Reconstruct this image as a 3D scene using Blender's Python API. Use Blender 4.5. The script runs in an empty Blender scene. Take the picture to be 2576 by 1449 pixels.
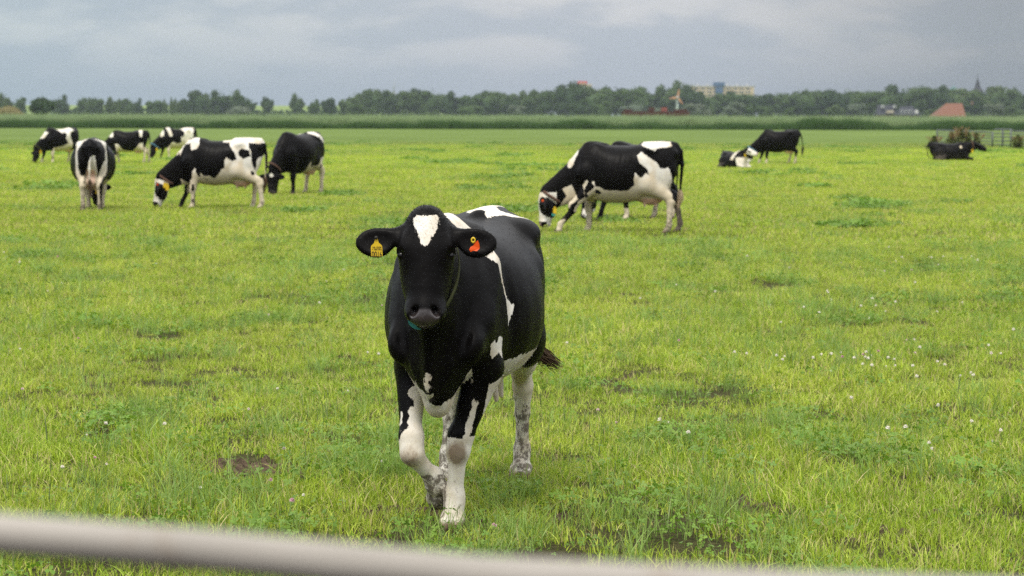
import bpy, math, random
import numpy as np
from mathutils import Vector, Matrix, Euler

random.seed(7)
RNG = np.random.default_rng(11)
R = math.radians
scene = bpy.context.scene
C = scene.collection

# ------------------------------------------------------------------ camera
CAM_H = 1.92
PITCH = R(4.33)
cam_data = bpy.data.cameras.new("camera")
cam = bpy.data.objects.new("camera", cam_data)
C.objects.link(cam)
cam.location = (0, 0, CAM_H)
cam.rotation_mode = 'XYZ'
ROLL = R(0.13)
Rm = Matrix.Rotation(math.pi / 2 - PITCH, 3, 'X') @ Matrix.Rotation(ROLL, 3, 'Z')
cam.rotation_euler = Rm.to_euler('XYZ')
cam_data.sensor_width = 36
cam_data.lens = 80
cam_data.clip_start = 0.1
cam_data.clip_end = 12000
cam_data.dof.use_dof = True
cam_data.dof.focus_distance = 10.9
cam_data.dof.aperture_fstop = 5.4
scene.camera = cam
scene.render.resolution_x, scene.render.resolution_y = 1024, 576
scene.view_settings.view_transform = 'Standard'
scene.view_settings.look = 'None'
scene.view_settings.exposure = 0.75
scene.view_settings.gamma = 1.0
scene.cycles.max_bounces = 6
scene.cycles.transparent_max_bounces = 4
scene.cycles.volume_bounces = 1
scene.cycles.use_denoising = False
scene.cycles.sample_clamp_direct = 1.0
scene.cycles.sample_clamp_indirect = 1.0
scene.cycles.denoiser = 'OPENIMAGEDENOISE'
scene.cycles.denoising_input_passes = 'RGB_ALBEDO_NORMAL'
scene.cycles.denoising_prefilter = 'NONE'
FPX = 2576 * 80 / 36.0


def ground(px, py, z=0.0):
    """a point of the photograph (2576 px wide) on the ground plane"""
    d = Rm @ Vector(((px - 1288) / FPX, -(py - 724.5) / FPX, -1))
    t = (z - CAM_H) / d.z
    return Vector((d.x * t, d.y * t, z))


def ray_at(px, py, dist):
    """a point of the photograph at a given distance along +Y"""
    d = Rm @ Vector(((px - 1288) / FPX, -(py - 724.5) / FPX, -1))
    t = dist / d.y
    return Vector((d.x * t, dist, CAM_H + d.z * t))


# ------------------------------------------------------------------ node helpers
def N(nt, typ, x=0, y=0, **kw):
    n = nt.nodes.new(typ)
    n.location = (x, y)
    for k, v in kw.items():
        setattr(n, k, v)
    return n


class NT:
    """tiny expression helper for shader trees"""
    def __init__(self, nt):
        self.nt = nt

    def val(self, sock, v):
        if hasattr(v, 'is_output') or isinstance(v, bpy.types.NodeSocket):
            self.nt.links.new(v, sock)
        else:
            if sock.type == 'RGBA' and len(v) == 3:
                v = (*v, 1)
            sock.default_value = v

    def math(self, op, a, b=None, c=None, clamp=False):
        n = N(self.nt, 'ShaderNodeMath', operation=op, use_clamp=clamp)
        self.val(n.inputs[0], a)
        if b is not None:
            self.val(n.inputs[1], b)
        if c is not None:
            self.val(n.inputs[2], c)
        return n.outputs[0]

    def mix(self, f, a, b, blend='MIX'):
        n = N(self.nt, 'ShaderNodeMix', data_type='RGBA', blend_type=blend)
        self.val(n.inputs[0], f)
        self.val(n.inputs[6], a)
        self.val(n.inputs[7], b)
        return n.outputs[2]

    def noise(self, vec, scale, detail=3, rough=.5, dist=0.0, out='Fac'):
        n = N(self.nt, 'ShaderNodeTexNoise')
        if vec is not None:
            self.val(n.inputs['Vector'], vec)
        n.inputs['Scale'].default_value = scale
        n.inputs['Detail'].default_value = detail
        n.inputs['Roughness'].default_value = rough
        n.inputs['Distortion'].default_value = dist
        return n.outputs[out]

    def mr(self, v, a, b, c=0.0, d=1.0, smooth=False):
        n = N(self.nt, 'ShaderNodeMapRange')
        if smooth:
            n.interpolation_type = 'SMOOTHSTEP'
        self.val(n.inputs['Value'], v)
        for k, x in zip(('From Min', 'From Max', 'To Min', 'To Max'), (a, b, c, d)):
            self.val(n.inputs[k], x)
        return n.outputs['Result']

    def attr(self, name, out='Fac', typ='GEOMETRY'):
        n = N(self.nt, 'ShaderNodeAttribute', attribute_name=name, attribute_type=typ)
        return n.outputs[out]

    def mapping(self, vec, scale=(1, 1, 1), loc=(0, 0, 0)):
        n = N(self.nt, 'ShaderNodeMapping')
        self.val(n.inputs['Vector'], vec)
        n.inputs['Scale'].default_value = scale
        n.inputs['Location'].default_value = loc
        return n.outputs[0]


def new_mat(name):
    m = bpy.data.materials.new(name)
    m.use_nodes = True
    nt = m.node_tree
    nt.nodes.clear()
    out = N(nt, 'ShaderNodeOutputMaterial', 800, 0)
    return m, NT(nt), out


def principled(t, out, color, rough=.6, spec=.4, **kw):
    b = N(t.nt, 'ShaderNodeBsdfPrincipled', 500, 0)
    t.val(b.inputs['Base Color'], color)
    t.val(b.inputs['Roughness'], rough)
    t.val(b.inputs['Specular IOR Level'], spec)
    for k, v in kw.items():
        t.val(b.inputs[k.replace('_', ' ')], v)
    t.nt.links.new(b.outputs[0], out.inputs[0])
    return b


# ------------------------------------------------------------------ world: overcast sky
SUN_EL, SUN_ROT = R(58), R(200)
world = bpy.data.worlds.new("World")
scene.world = world
world.use_nodes = True
wt = world.node_tree
wt.nodes.clear()
w = NT(wt)
wo = N(wt, 'ShaderNodeOutputWorld', 900, 0)
bg = N(wt, 'ShaderNodeBackground', 700, 0)
tc = N(wt, 'ShaderNodeTexCoord', -900, 0)
sky = N(wt, 'ShaderNodeTexSky', -300, 300)
sky.sky_type = 'NISHITA'
sky.sun_disc = False
sky.sun_elevation = SUN_EL
sky.sun_rotation = SUN_ROT
sky.dust_density = 3.0
sep = N(wt, 'ShaderNodeSeparateXYZ', -700, 0)
wt.links.new(tc.outputs['Generated'], sep.inputs[0])
sx, sy, sz = sep.outputs
vec = tc.outputs['Generated']
# stretched cloud bands low over the horizon, broad clouds above
c1 = w.noise(w.mapping(vec, (11, 11, 36), (3.1, 0, .4)), 1.0, 5, .5, .3)
c2 = w.noise(w.mapping(vec, (26, 26, 90), (1.1, 2, .1)), 1.0, 5, .6, .3)
c3 = w.noise(w.mapping(vec, (2.2, 2.2, 5), (0, 0, 2)), 1.0, 4, .55)
cl = w.math('ADD', w.math('MULTIPLY', c1, .78), w.math('MULTIPLY', c2, .22))
up = w.mr(sz, .004, .052)
clm = w.mr(cl, .42, .58, smooth=True)
clm = w.math('MULTIPLY', clm, w.mr(sz, .012, .040))
low = (.258, .290, .352)
mid = (.300, .322, .378)
cloud = (.405, .405, .435)
colr = w.mix(up, low, mid)
colr = w.mix(clm, colr, cloud)
# heavier, greyer cloud towards the right
dark = w.mr(sx, .05, .235, 1.0, .58, smooth=True)
tint = w.mr(sx, -.23, 0.0, .86, 1.0, smooth=True)
comb = N(wt, 'ShaderNodeCombineColor')
w.val(comb.inputs[0], w.math('MULTIPLY', w.math('MULTIPLY', dark, 1.0), w.mr(sx, -.23, 0.0, .90, 1.0)))
w.val(comb.inputs[1], dark)
w.val(comb.inputs[2], w.math('MULTIPLY', dark, .97))
colr = w.mix(w.mr(sz, .12, .3, 1.0, 0.0), colr, w.mix(1.0, colr, comb.outputs[0], 'MULTIPLY'))
# overcast zenith is several times brighter than the horizon
hi = w.mix(w.mr(c3, .38, .62), (.80, .82, .88), (1.30, 1.28, 1.24))
lum = w.mr(sz, .07, .45, 0.0, 1.0, smooth=True)
colr = w.mix(lum, colr, hi)
scaled = w.mix(1.0, colr, (10.0, 10.0, 10.0), 'MULTIPLY')
final = w.mix(.10, scaled, sky.outputs[0])
w.val(bg.inputs[0], final)
bg.inputs[1].default_value = 0.1
wt.links.new(bg.outputs[0], wo.inputs[0])

sun_d = bpy.data.lights.new("sun", 'SUN')
sun_d.energy = 1.5
sun_d.angle = R(14)
sun_d.color = (1.0, .95, .86)
sun = bpy.data.objects.new("sun", sun_d)
C.objects.link(sun)
# light falls from behind and above the herd, slightly from the right
sd = Vector((math.sin(SUN_ROT) * math.cos(SUN_EL), math.cos(SUN_ROT) * math.cos(SUN_EL), math.sin(SUN_EL)))
sun.rotation_euler = sd.to_track_quat('Z', 'Y').to_euler()


# ------------------------------------------------------------------ object helpers
def tag(o, label=None, cat=None, group=None, kind=None):
    if label: o['label'] = label
    if cat: o['category'] = cat
    if group: o['group'] = group
    if kind: o['kind'] = kind
    return o


def empty(name, loc=(0, 0, 0), rz=0.0, s=1.0):
    o = bpy.data.objects.new(name, None)
    C.objects.link(o)
    o.location = loc
    o.rotation_euler = (0, 0, rz)
    o.scale = (s, s, s)
    o.empty_display_size = .2
    return o


def mesh_np(name, V, F, mats=(), smooth=True, attrs=None):
    """V (n,3); F list/array of equal length faces or list of tuples"""
    me = bpy.data.meshes.new(name)
    V = np.asarray(V, dtype=np.float32)
    if isinstance(F, np.ndarray):
        n, k = F.shape
        me.vertices.add(len(V))
        me.vertices.foreach_set('co', V.ravel())
        me.loops.add(n * k)
        me.loops.foreach_set('vertex_index', F.astype(np.int32).ravel())
        me.polygons.add(n)
        me.polygons.foreach_set('loop_start', np.arange(0, n * k, k, dtype=np.int32))
        me.polygons.foreach_set('loop_total', np.full(n, k, dtype=np.int32))
        me.update(calc_edges=True)
    else:
        me.from_pydata(V.tolist(), [], F)
    if smooth:
        me.polygons.foreach_set('use_smooth', np.ones(len(me.polygons), dtype=bool))
    for m in mats:
        me.materials.append(m)
    for k, a in (attrs or {}).items():
        at = me.attributes.new(k, 'FLOAT', 'POINT')
        at.data.foreach_set('value', np.asarray(a, dtype=np.float32))
    me.validate()
    return me


def link(name, me, parent=None, loc=None):
    o = bpy.data.objects.new(name, me)
    C.objects.link(o)
    if parent is not None:
        o.parent = parent
    if loc is not None:
        o.location = loc
    return o


class MB:
    """collects simple solids into one mesh"""
    def __init__(self):
        self.V, self.F = [], []

    def box(self, x0, x1, y0, y1, z0, z1):
        b = len(self.V)
        self.V += [(x, y, z) for x in (x0, x1) for y in (y0, y1) for z in (z0, z1)]
        self.F += [tuple(b + i for i in f) for f in
                   ((0, 1, 3, 2), (4, 6, 7, 5), (0, 4, 5, 1), (2, 3, 7, 6), (0, 2, 6, 4), (1, 5, 7, 3))]
        return self

    def tube(self, pts, r, seg=10, caps=True):
        pts = [Vector(p) for p in pts]
        rs = r if isinstance(r, (list, tuple)) else [r] * len(pts)
        rings = []
        for i, p in enumerate(pts):
            t = (pts[min(i + 1, len(pts) - 1)] - pts[max(i - 1, 0)]).normalized()
            a = t.orthogonal().normalized() if i == 0 else (a - t * a.dot(t)).normalized()
            b = t.cross(a)
            ring = []
            for k in range(seg):
                an = 2 * math.pi * k / seg
                ring.append(len(self.V))
                self.V.append(tuple(p + (a * math.cos(an) + b * math.sin(an)) * rs[i]))
            rings.append(ring)
        for r0, r1 in zip(rings, rings[1:]):
            for k in range(seg):
                self.F.append((r0[k], r0[(k + 1) % seg], r1[(k + 1) % seg], r1[k]))
        if caps:
            self.F.append(tuple(reversed(rings[0])))
            self.F.append(tuple(rings[-1]))
        return self

    def prism(self, poly, y0, y1):
        """x,z outline extruded along y"""
        b = len(self.V)
        n = len(poly)
        self.V += [(x, y0, z) for x, z in poly] + [(x, y1, z) for x, z in poly]
        self.F.append(tuple(range(b, b + n)))
        self.F.append(tuple(range(b + 2 * n - 1, b + n - 1, -1)))
        for i in range(n):
            j = (i + 1) % n
            self.F.append((b + j, b + i, b + n + i, b + n + j))
        return self

    def build(self, name, mat, parent=None, smooth=False, loc=None):
        me = mesh_np(name, self.V, self.F, (mat,), smooth)
        return link(name, me, parent, loc)


def vnoise(x, y, seed=0):
    """smooth value noise in numpy"""
    r = np.random.default_rng(seed).random((64, 64))
    xi, yi = np.floor(x).astype(int), np.floor(y).astype(int)
    fx, fy = x - xi, y - yi
    fx, fy = fx * fx * (3 - 2 * fx), fy * fy * (3 - 2 * fy)
    g = lambda i, j: r[i % 64, j % 64]
    return (g(xi, yi) * (1 - fx) + g(xi + 1, yi) * fx) * (1 - fy) + (g(xi, yi + 1) * (1 - fx) + g(xi + 1, yi + 1) * fx) * fy


# ------------------------------------------------------------------ materials
def grass_color(t):
    """pasture colour as a function of the place it grows: shared by ground and blades"""
    geo = N(t.nt, 'ShaderNodeNewGeometry')
    pos = geo.outputs['Position']
    sp = N(t.nt, 'ShaderNodeSeparateXYZ')
    t.nt.links.new(pos, sp.inputs[0])
    flat = N(t.nt, 'ShaderNodeCombineXYZ')
    t.nt.links.new(sp.outputs[0], flat.inputs[0])
    t.nt.links.new(sp.outputs[1], flat.inputs[1])
    n1 = t.noise(flat.outputs[0], .35, 4, .6)
    n2 = t.noise(flat.outputs[0], 1.6, 3, .6)
    n3 = t.noise(flat.outputs[0], .06, 3, .5)
    a = t.mix(t.mr(n1, .36, .64), (.285, .405, .026), (.40, .48, .05))
    lush = t.mr(n2, .58, .70, 0, .45, smooth=True)
    a = t.mix(lush, a, (.085, .19, .022))
    a = t.mix(t.mr(n3, .56, .68, 0, .4), a, (.20, .31, .04))
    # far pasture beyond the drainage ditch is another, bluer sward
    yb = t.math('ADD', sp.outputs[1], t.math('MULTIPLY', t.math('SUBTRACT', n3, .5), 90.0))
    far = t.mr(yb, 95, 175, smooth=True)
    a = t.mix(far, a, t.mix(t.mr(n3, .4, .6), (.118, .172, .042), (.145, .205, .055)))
    return a, pos, sp, n1, n2


def make_grass_mat(name, gain=1.0, tipdry=.35, hue=None):
    m, t, out = new_mat(name)
    col, pos, sp, n1, n2 = grass_color(t)
    info = N(t.nt, 'ShaderNodeObjectInfo')
    rnd = info.outputs['Random']
    bl = t.attr('blade')
    h = t.attr('tip')
    col = t.mix(t.math('MULTIPLY', t.mr(bl, 0, .35, 1, 0), .75), col, (.07, .16, .012))
    col = t.mix(t.math('MULTIPLY', t.mr(bl, .45, .85), .6), col, t.mix(rnd, (.47, .60, .05), (.62, .63, .14)))
    dry = t.math('MULTIPLY', t.mr(bl, .80, .86), .85)
    col = t.mix(dry, col, (.50, .41, .21))
    if hue:
        col = t.mix(.75, col, hue)
    br = t.mr(rnd, 0, 1, .8 * gain, 1.2 * gain)
    mul = N(t.nt, 'ShaderNodeVectorMath', operation='SCALE')
    t.val(mul.inputs[0], col)
    t.val(mul.inputs['Scale'], br)
    b = N(t.nt, 'ShaderNodeBsdfPrincipled')
    t.val(b.inputs['Base Color'], mul.outputs[0])
    b.inputs['Roughness'].default_value = .5
    b.inputs['Specular IOR Level'].default_value = .35
    tr = N(t.nt, 'ShaderNodeBsdfTranslucent')
    t.val(tr.inputs[0], t.mix(1.0, mul.outputs[0], (1.1, 1.25, .7), 'MULTIPLY'))
    mx = N(t.nt, 'ShaderNodeMixShader')
    mx.inputs[0].default_value = .30
    t.nt.links.new(b.outputs[0], mx.inputs[1])
    t.nt.links.new(tr.outputs[0], mx.inputs[2])
    t.nt.links.new(mx.outputs[0], out.inputs[0])
    return m


M_grass = make_grass_mat("pasture_grass")
M_lush = make_grass_mat("lush_clover_leaves", .9, hue=(.12, .26, .035))
M_weed = make_grass_mat("tussock_grass", 1.0, hue=(.20, .32, .09))

# bare soil spots, in photograph pixels (2576 wide): x, y, radius x, radius y in metres
SOIL = [(560, 1184, .13, .20), (615, 1180, .11, .18), (588, 1192, .10, .14), (708, 1190, .11, .14), (960, 1285, .12, .10), (1045, 1292, .12, .10),
        (1180, 1335, .08, .07), (1880, 1272, .08, .07), (1930, 1278, .05, .05), (2225, 1350, .10, .06), (2130, 1362, .05, .04),
        (1410, 1310, .06, .06), (1560, 955, .07, .07), (1760, 985, .05, .05), (2105, 960, .08, .08), (650, 785, .06, .10),
        (1230, 1290, .05, .05), (2350, 1300, .05, .05), (180, 1240, .05, .05), (870, 1235, .06, .05), (1640, 1205, .05, .06)]
SOIL_W = [(ground(a, b).x, ground(a, b).y, rx, ry) for a, b, rx, ry in SOIL]


def soil_mask(x, y):
    m = np.full(x.shape, 9.0)
    j = (vnoise(x * 9, y * 9, 3) - .5) * .9
    for cx, cy, rx, ry in SOIL_W:
        m = np.minimum(m, np.sqrt(((x - cx) / rx) ** 2 + ((y - cy) / ry) ** 2) + j)
    return m


# ------------------------------------------------------------------ ground
def make_ground():
    m, t, out = new_mat("pasture_soil_and_sward")
    col, pos, sp, n1, n2 = grass_color(t)
    fine = t.mr(t.noise(pos, 26, 5, .75), .32, .68)
    fine2 = t.noise(pos, 3.0, 4, .7)
    # between the blades: soil and thatch near the camera, closed sward farther off
    near = t.mr(sp.outputs[1], 45, 110)
    soil = t.mix(fine, (.020, .015, .010), (.19, .135, .09))
    under = t.mix(fine, (.018, .022, .008), (.11, .10, .042))
    # dark ground added out of view to cut bounce on the rail's underside
    gate = t.mr(sp.outputs[1], 8.6, 7.8)
    under = t.mix(gate, under, t.mix(fine, (.02, .016, .012), (.05, .04, .03)))
    nearc = t.mix(t.attr('soil'), under, soil)
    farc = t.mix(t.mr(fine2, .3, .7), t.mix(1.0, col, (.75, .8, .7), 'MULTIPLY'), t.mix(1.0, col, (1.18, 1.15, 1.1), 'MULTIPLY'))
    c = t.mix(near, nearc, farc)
    bmp = N(t.nt, 'ShaderNodeBump')
    t.val(bmp.inputs['Height'], fine)
    bmp.inputs['Strength'].default_value = .6
    bmp.inputs['Distance'].default_value = .04
    b = principled(t, out, c, .95, .05)
    t.nt.links.new(bmp.outputs[0], b.inputs['Normal'])
    ys = np.concatenate([np.linspace(-60, 7.5, 8), np.arange(7.7, 18, .05), np.geomspace(18, 9000, 70)])
    xs = np.concatenate([-np.geomspace(3.6, 7000, 30)[::-1], np.arange(-3.5, 3.55, .05), np.geomspace(3.6, 7000, 30)])
    X, Y = np.meshgrid(xs, ys, indexing='ij')
    mk = soil_mask(X, Y)
    s = np.clip((1.25 - mk) / .35, 0, 1) * ((Y > 7) & (Y < 60))
    Z = s * (.010 + .045 * (vnoise(X * 14, Y * 14, 5) - .35) + .065 * (vnoise(X * 29, Y * 29, 8) - .5) + .05 * (vnoise(X * 47, Y * 47, 9) - .5))
    nx, ny = X.shape
    V = np.stack([X.ravel(), Y.ravel(), Z.ravel()], 1)
    i = np.arange(nx * ny).reshape(nx, ny)
    F = np.stack([i[:-1, :-1].ravel(), i[1:, :-1].ravel(), i[1:, 1:].ravel(), i[:-1, 1:].ravel()], 1)
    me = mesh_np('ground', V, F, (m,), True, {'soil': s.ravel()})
    return tag(link('ground', me), kind='structure')


make_ground()


# ------------------------------------------------------------------ scatter (geometry nodes, only for stuff nobody could count)
def clump_mesh(name, nb, rad, hmin, hmax, wmin, wmax, lean, mat, seed, seg=3, head=False):
    g = np.random.default_rng(seed)
    V, F, B, T = [], [], [], []
    for k in range(nb):
        a = g.random() * 6.283
        rr = rad * math.sqrt(g.random())
        bx, by = rr * math.cos(a), rr * math.sin(a)
        h = g.uniform(hmin, hmax) * (0.8 + .4 * (g.random() ** 2))
        wd = g.uniform(wmin, wmax)
        fa = g.random() * 6.283           # facing
        la = g.random() * 6.283
        ln = abs(g.normal(0, lean)) * h
        tip_drop = g.random() * .35 * ln
        br = g.random()
        base = len(V)
        dx, dy = math.cos(fa) * wd / 2, math.sin(fa) * wd / 2
        for s in range(seg + 1):
            u = s / seg
            cx = bx + math.cos(la) * ln * u ** 1.7
            cy = by + math.sin(la) * ln * u ** 1.7
            cz = h * u - tip_drop * u ** 3
            ww = (1 - u ** 2.2) if s < seg else 0
            if s < seg:
                V += [(cx - dx * ww, cy - dy * ww, cz), (cx + dx * ww, cy + dy * ww, cz)]
                B += [br] * 2
                T += [u] * 2
            else:
                V.append((cx, cy, cz)); B.append(br); T.append(1)
        for s in range(seg - 1):
            q = base + 2 * s
            F.append((q, q + 1, q + 3, q + 2))
        q = base + 2 * (seg - 1)
        F.append((q, q + 1, q + 2))
        if head:
            # seed head: small spindle at the tip
            tx, ty, tz = V[-1]
            b2 = len(V)
            L, rw = g.uniform(.03, .07), wmax * 1.2
            for (u, r_) in ((-.4, .2), (0, 1), (.6, .7)):
                for q2 in range(3):
                    an = q2 * 2.094
                    V.append((tx + math.cos(an) * rw * r_, ty + math.sin(an) * rw * r_, tz + L * u)); B.append(.9); T.append(1)
            V.append((tx, ty, tz + L)); B.append(.9); T.append(1)
            for lv in (0, 3):
                for q2 in range(3):
                    F.append((b2 + lv + q2, b2 + lv + (q2 + 1) % 3, b2 + lv + 3 + (q2 + 1) % 3, b2 + lv + 3 + q2))
            for q2 in range(3):
                F.append((b2 + 6 + q2, b2 + 6 + (q2 + 1) % 3, b2 + 9))
    return mesh_np(name, np.array(V), F, (mat,), True, {'blade': B, 'tip': T})


def leaf_mesh(name, nb, rad, hmin, hmax, size, mat, seed):
    """broad clover / dock leaves held on short stalks"""
    g = np.random.default_rng(seed)
    V, F, B, T = [], [], [], []
    for k in range(nb):
        a = g.random() * 6.283
        rr = rad * math.sqrt(g.random())
        cx, cy, cz = rr * math.cos(a), rr * math.sin(a), g.uniform(hmin, hmax)
        s = size * g.uniform(.6, 1.3)
        br = g.random() * .8
        e = Euler((g.normal(0, .5), g.normal(0, .5), g.random() * 6.28)).to_matrix()
        for lf in range(3):
            m = e @ Matrix.Rotation(lf * 2.094, 3, 'Z')
            base = len(V)
            for p in ((0, 0, 0), (.5, .45, .1), (1.05, .32, .05), (1.15, 0, -.05), (1.05, -.32, .05), (.5, -.45, .1)):
                q = m @ Vector(p) * s
                V.append((cx + q.x, cy + q.y, cz + q.z)); B.append(br); T.append(.5)
            F.append(tuple(range(base, base + 6)))
    return mesh_np(name, np.array(V), F, (mat,), True, {'blade': B, 'tip': T})


def scatter(name, pts, rot, scl, idx, sources):
    me = bpy.data.meshes.new(name)
    n = len(pts)
    me.vertices.add(n)
    me.vertices.foreach_set('co', np.asarray(pts, np.float32).ravel())
    a = me.attributes.new('rot', 'FLOAT_VECTOR', 'POINT'); a.data.foreach_set('vector', np.asarray(rot, np.float32).ravel())
    a = me.attributes.new('scl', 'FLOAT', 'POINT'); a.data.foreach_set('value', np.asarray(scl, np.float32))
    a = me.attributes.new('idx', 'INT', 'POINT'); a.data.foreach_set('value', np.asarray(idx, np.int32))
    me.update()
    o = link(name, me)
    col = bpy.data.collections.new(name + "_sources")      # not linked to the scene
    for k, s in enumerate(sources):
        so = bpy.data.objects.new("%s_source_%02d" % (name, k), s)
        col.objects.link(so)
    ng = bpy.data.node_groups.new(name + "_scatter", 'GeometryNodeTree')
    ng.interface.new_socket('Geometry', in_out='INPUT', socket_type='NodeSocketGeometry')
    ng.interface.new_socket('Geometry', in_out='OUTPUT', socket_type='NodeSocketGeometry')
    gi, go = ng.nodes.new('NodeGroupInput'), ng.nodes.new('NodeGroupOutput')
    ci = ng.nodes.new('GeometryNodeCollectionInfo')
    ci.inputs['Collection'].default_value = col
    ci.inputs['Separate Children'].default_value = True
    ci.inputs['Reset Children'].default_value = True
    ip = ng.nodes.new('GeometryNodeInstanceOnPoints')
    ip.inputs['Pick Instance'].default_value = True
    def na(nm, dt):
        x = ng.nodes.new('GeometryNodeInputNamedAttribute')
        x.data_type = dt
        x.inputs['Name'].default_value = nm
        return x.outputs['Attribute']
    ng.links.new(gi.outputs[0], ip.inputs['Points'])
    ng.links.new(ci.outputs[0], ip.inputs['Instance'])
    ng.links.new(na('idx', 'INT'), ip.inputs['Instance Index'])
    ng.links.new(na('rot', 'FLOAT_VECTOR'), ip.inputs['Rotation'])
    ng.links.new(na('scl', 'FLOAT'), ip.inputs['Scale'])
    ng.links.new(ip.outputs[0], go.inputs[0])
    md = o.modifiers.new("scatter", 'NODES')
    md.node_group = ng
    return o


def strip_points(y0, y1, dens, g, margin=2.3, slope=.235):
    """random points in the part of the field the photo (and a step aside) can see"""
    n = int(dens * ((slope * (y0 + y1) + 2 * margin) * (y1 - y0)))
    y = np.sqrt(g.random(n) * (y1 ** 2 - y0 ** 2) + y0 ** 2)
    x = (g.random(n) * 2 - 1) * (slope * y + margin)
    return x, y


HOOF_CLEAR = []      # filled by cows: keeps tall stalks off the front cow


def make_grass():
    short = [clump_mesh('grass_clump', 105, .17, .025, .082, .003, .0062, .8, M_grass, s) for s in range(6)]
    tall = [clump_mesh('tall_clump', 40, .13, .09, .20, .003, .006, .5, M_weed, 20 + s) for s in range(3)]
    stalk = [clump_mesh('stalk_clump', 5, .16, .20, .36, .0016, .0026, .35, M_weed, 30 + s, head=True) for s in range(3)]
    leaf = [leaf_mesh('leaf_clump', 26, .14, .03, .11, .013, M_lush, 40 + s) for s in range(3)]
    src = short + tall + stalk + leaf          # 0-5, 6-8, 9-11, 12-14
    P, S, I, Ro = [], [], [], []
    for (y0, y1, dens) in ((8.6, 14, 46), (14, 22, 38), (22, 34, 25)):
        x, y = strip_points(y0, y1, dens, RNG)
        mk = soil_mask(x, y)
        keep = (mk > 1.0) | (RNG.random(len(x)) < np.where(mk > .7, .5, .22))
        x, y, mk = x[keep], y[keep], mk[keep]
        n = len(x)
        lush = vnoise(x * 1.3 + 50, y * .9 + 20, 21) * .65 + vnoise(x * 4, y * 3, 22) * .35
        h = vnoise(x * .8 + 9, y * .6, 23)
        r = RNG.random(n)
        idx = RNG.integers(0, 6, n)
        idx = np.where(r < .045, RNG.integers(6, 9, n), idx)
        idx = np.where((r > .06) & (r < .075), RNG.integers(9, 12, n), idx)
        idx = np.where((r > .085) & (r < .12), RNG.integers(12, 15, n), idx)
        lu = lush > .68
        idx = np.where(lu & (r > .4), RNG.integers(6, 9, n), idx)
        idx = np.where(lu & (r > .62), RNG.integers(12, 15, n), idx)
        sc = (.74 + .6 * h) * RNG.uniform(.8, 1.25, n) * (1 + .0 * y)
        sc = np.where(mk < 1.25, sc * .6, sc)
        mfr = np.minimum(soil_mask(x, y + .25), soil_mask(x, y + .5))
        sc = np.where(mfr < 1.15, sc * .45, sc)
        worn = (vnoise(x * 2.6 + 7, y * 1.3 + 3, 55) * .7 + vnoise(x * 9, y * 5, 56) * .3 > .77) & (y < 20)
        sc = np.where(worn, sc * .5, sc)
        idx = np.where(mfr < 1.15, idx % 6, idx)
        sc *= np.interp(y, [9, 14, 34], [1.0, 1.05, 1.2])
        P.append(np.stack([x, y, np.zeros(n)], 1)); S.append(sc); I.append(idx)
        Ro.append(np.stack([RNG.normal(0, .06, n), RNG.normal(0, .06, n), RNG.random(n) * 6.283], 1))
    o = scatter('grass', np.concatenate(P), np.concatenate(Ro), np.concatenate(S), np.concatenate(I), src)
    tag(o, 'short yellow green pasture grass with clover and seed stalks around the nearest cow', 'grass', kind='stuff')
    # farther off: larger, coarser clumps
    mid = [clump_mesh('mid_clump', 90, .45, .03, .085, .010, .018, .6, M_grass, 60 + s, seg=2) for s in range(4)]
    midw = [clump_mesh('mid_tussock', 70, .40, .05, .13, .010, .016, .5, M_weed, 70 + s, seg=2) for s in range(2)]
    midl = [leaf_mesh('mid_leaf', 60, .42, .03, .10, .04, M_lush, 80 + s) for s in range(2)]
    P, S, I, Ro = [], [], [], []
    for (y0, y1, dens, k) in ((33, 60, 8.0, 1.0), (60, 165, 3.4, 1.2)):
        x, y = strip_points(y0, y1, dens, RNG, 3)
        kp = RNG.random(len(x)) < np.clip((165 - y) / 55, 0, 1)
        x, y = x[kp], y[kp]
        n = len(x)
        lush = vnoise(x * .5 + 50, y * .22 + 20, 31) * .7 + vnoise(x * 1.7, y * .8, 32) * .3
        r = RNG.random(n)
        idx = RNG.integers(0, 4, n)
        idx = np.where(r < .05, RNG.integers(4, 6, n), idx)
        idx = np.where((lush > .72) & (r > .5), RNG.integers(4, 6, n), idx)
        idx = np.where((lush > .72) & (r > .75), RNG.integers(6, 8, n), idx)
        P.append(np.stack([x, y, np.zeros(n)], 1)); S.append(RNG.uniform(.7, 1.25, n) * k); I.append(idx)
        Ro.append(np.stack([np.zeros(n), np.zeros(n), RNG.random(n) * 6.283], 1))
    o = scatter('meadow_grass', np.concatenate(P), np.concatenate(Ro), np.concatenate(S), np.concatenate(I), mid + midw + midl)
    tag(o, 'pasture grass of the middle distance growing around the grazing herd', 'grass', kind='stuff')

    # clover heads
    m, t, out = new_mat("white_clover_petals")
    rnd = N(t.nt, 'ShaderNodeObjectInfo').outputs['Random']
    col = t.mix(t.mr(rnd, .8, .97), (.74, .70, .62), (.55, .28, .38))
    principled(t, out, col, .8, .2)
    ms, t2, out2 = new_mat("clover_stem")
    principled(t2, out2, (.14, .24, .05), .6, .3)
    g = np.random.default_rng(90)
    V, F, MI = [], [], []
    ico = []
    mb = MB()
    mb.tube([(0, 0, 0), (.004, .002, .05), (0, 0, .105)], .0012, 4)
    V, F = list(mb.V), list(mb.F)
    nstem = len(F)
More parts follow.
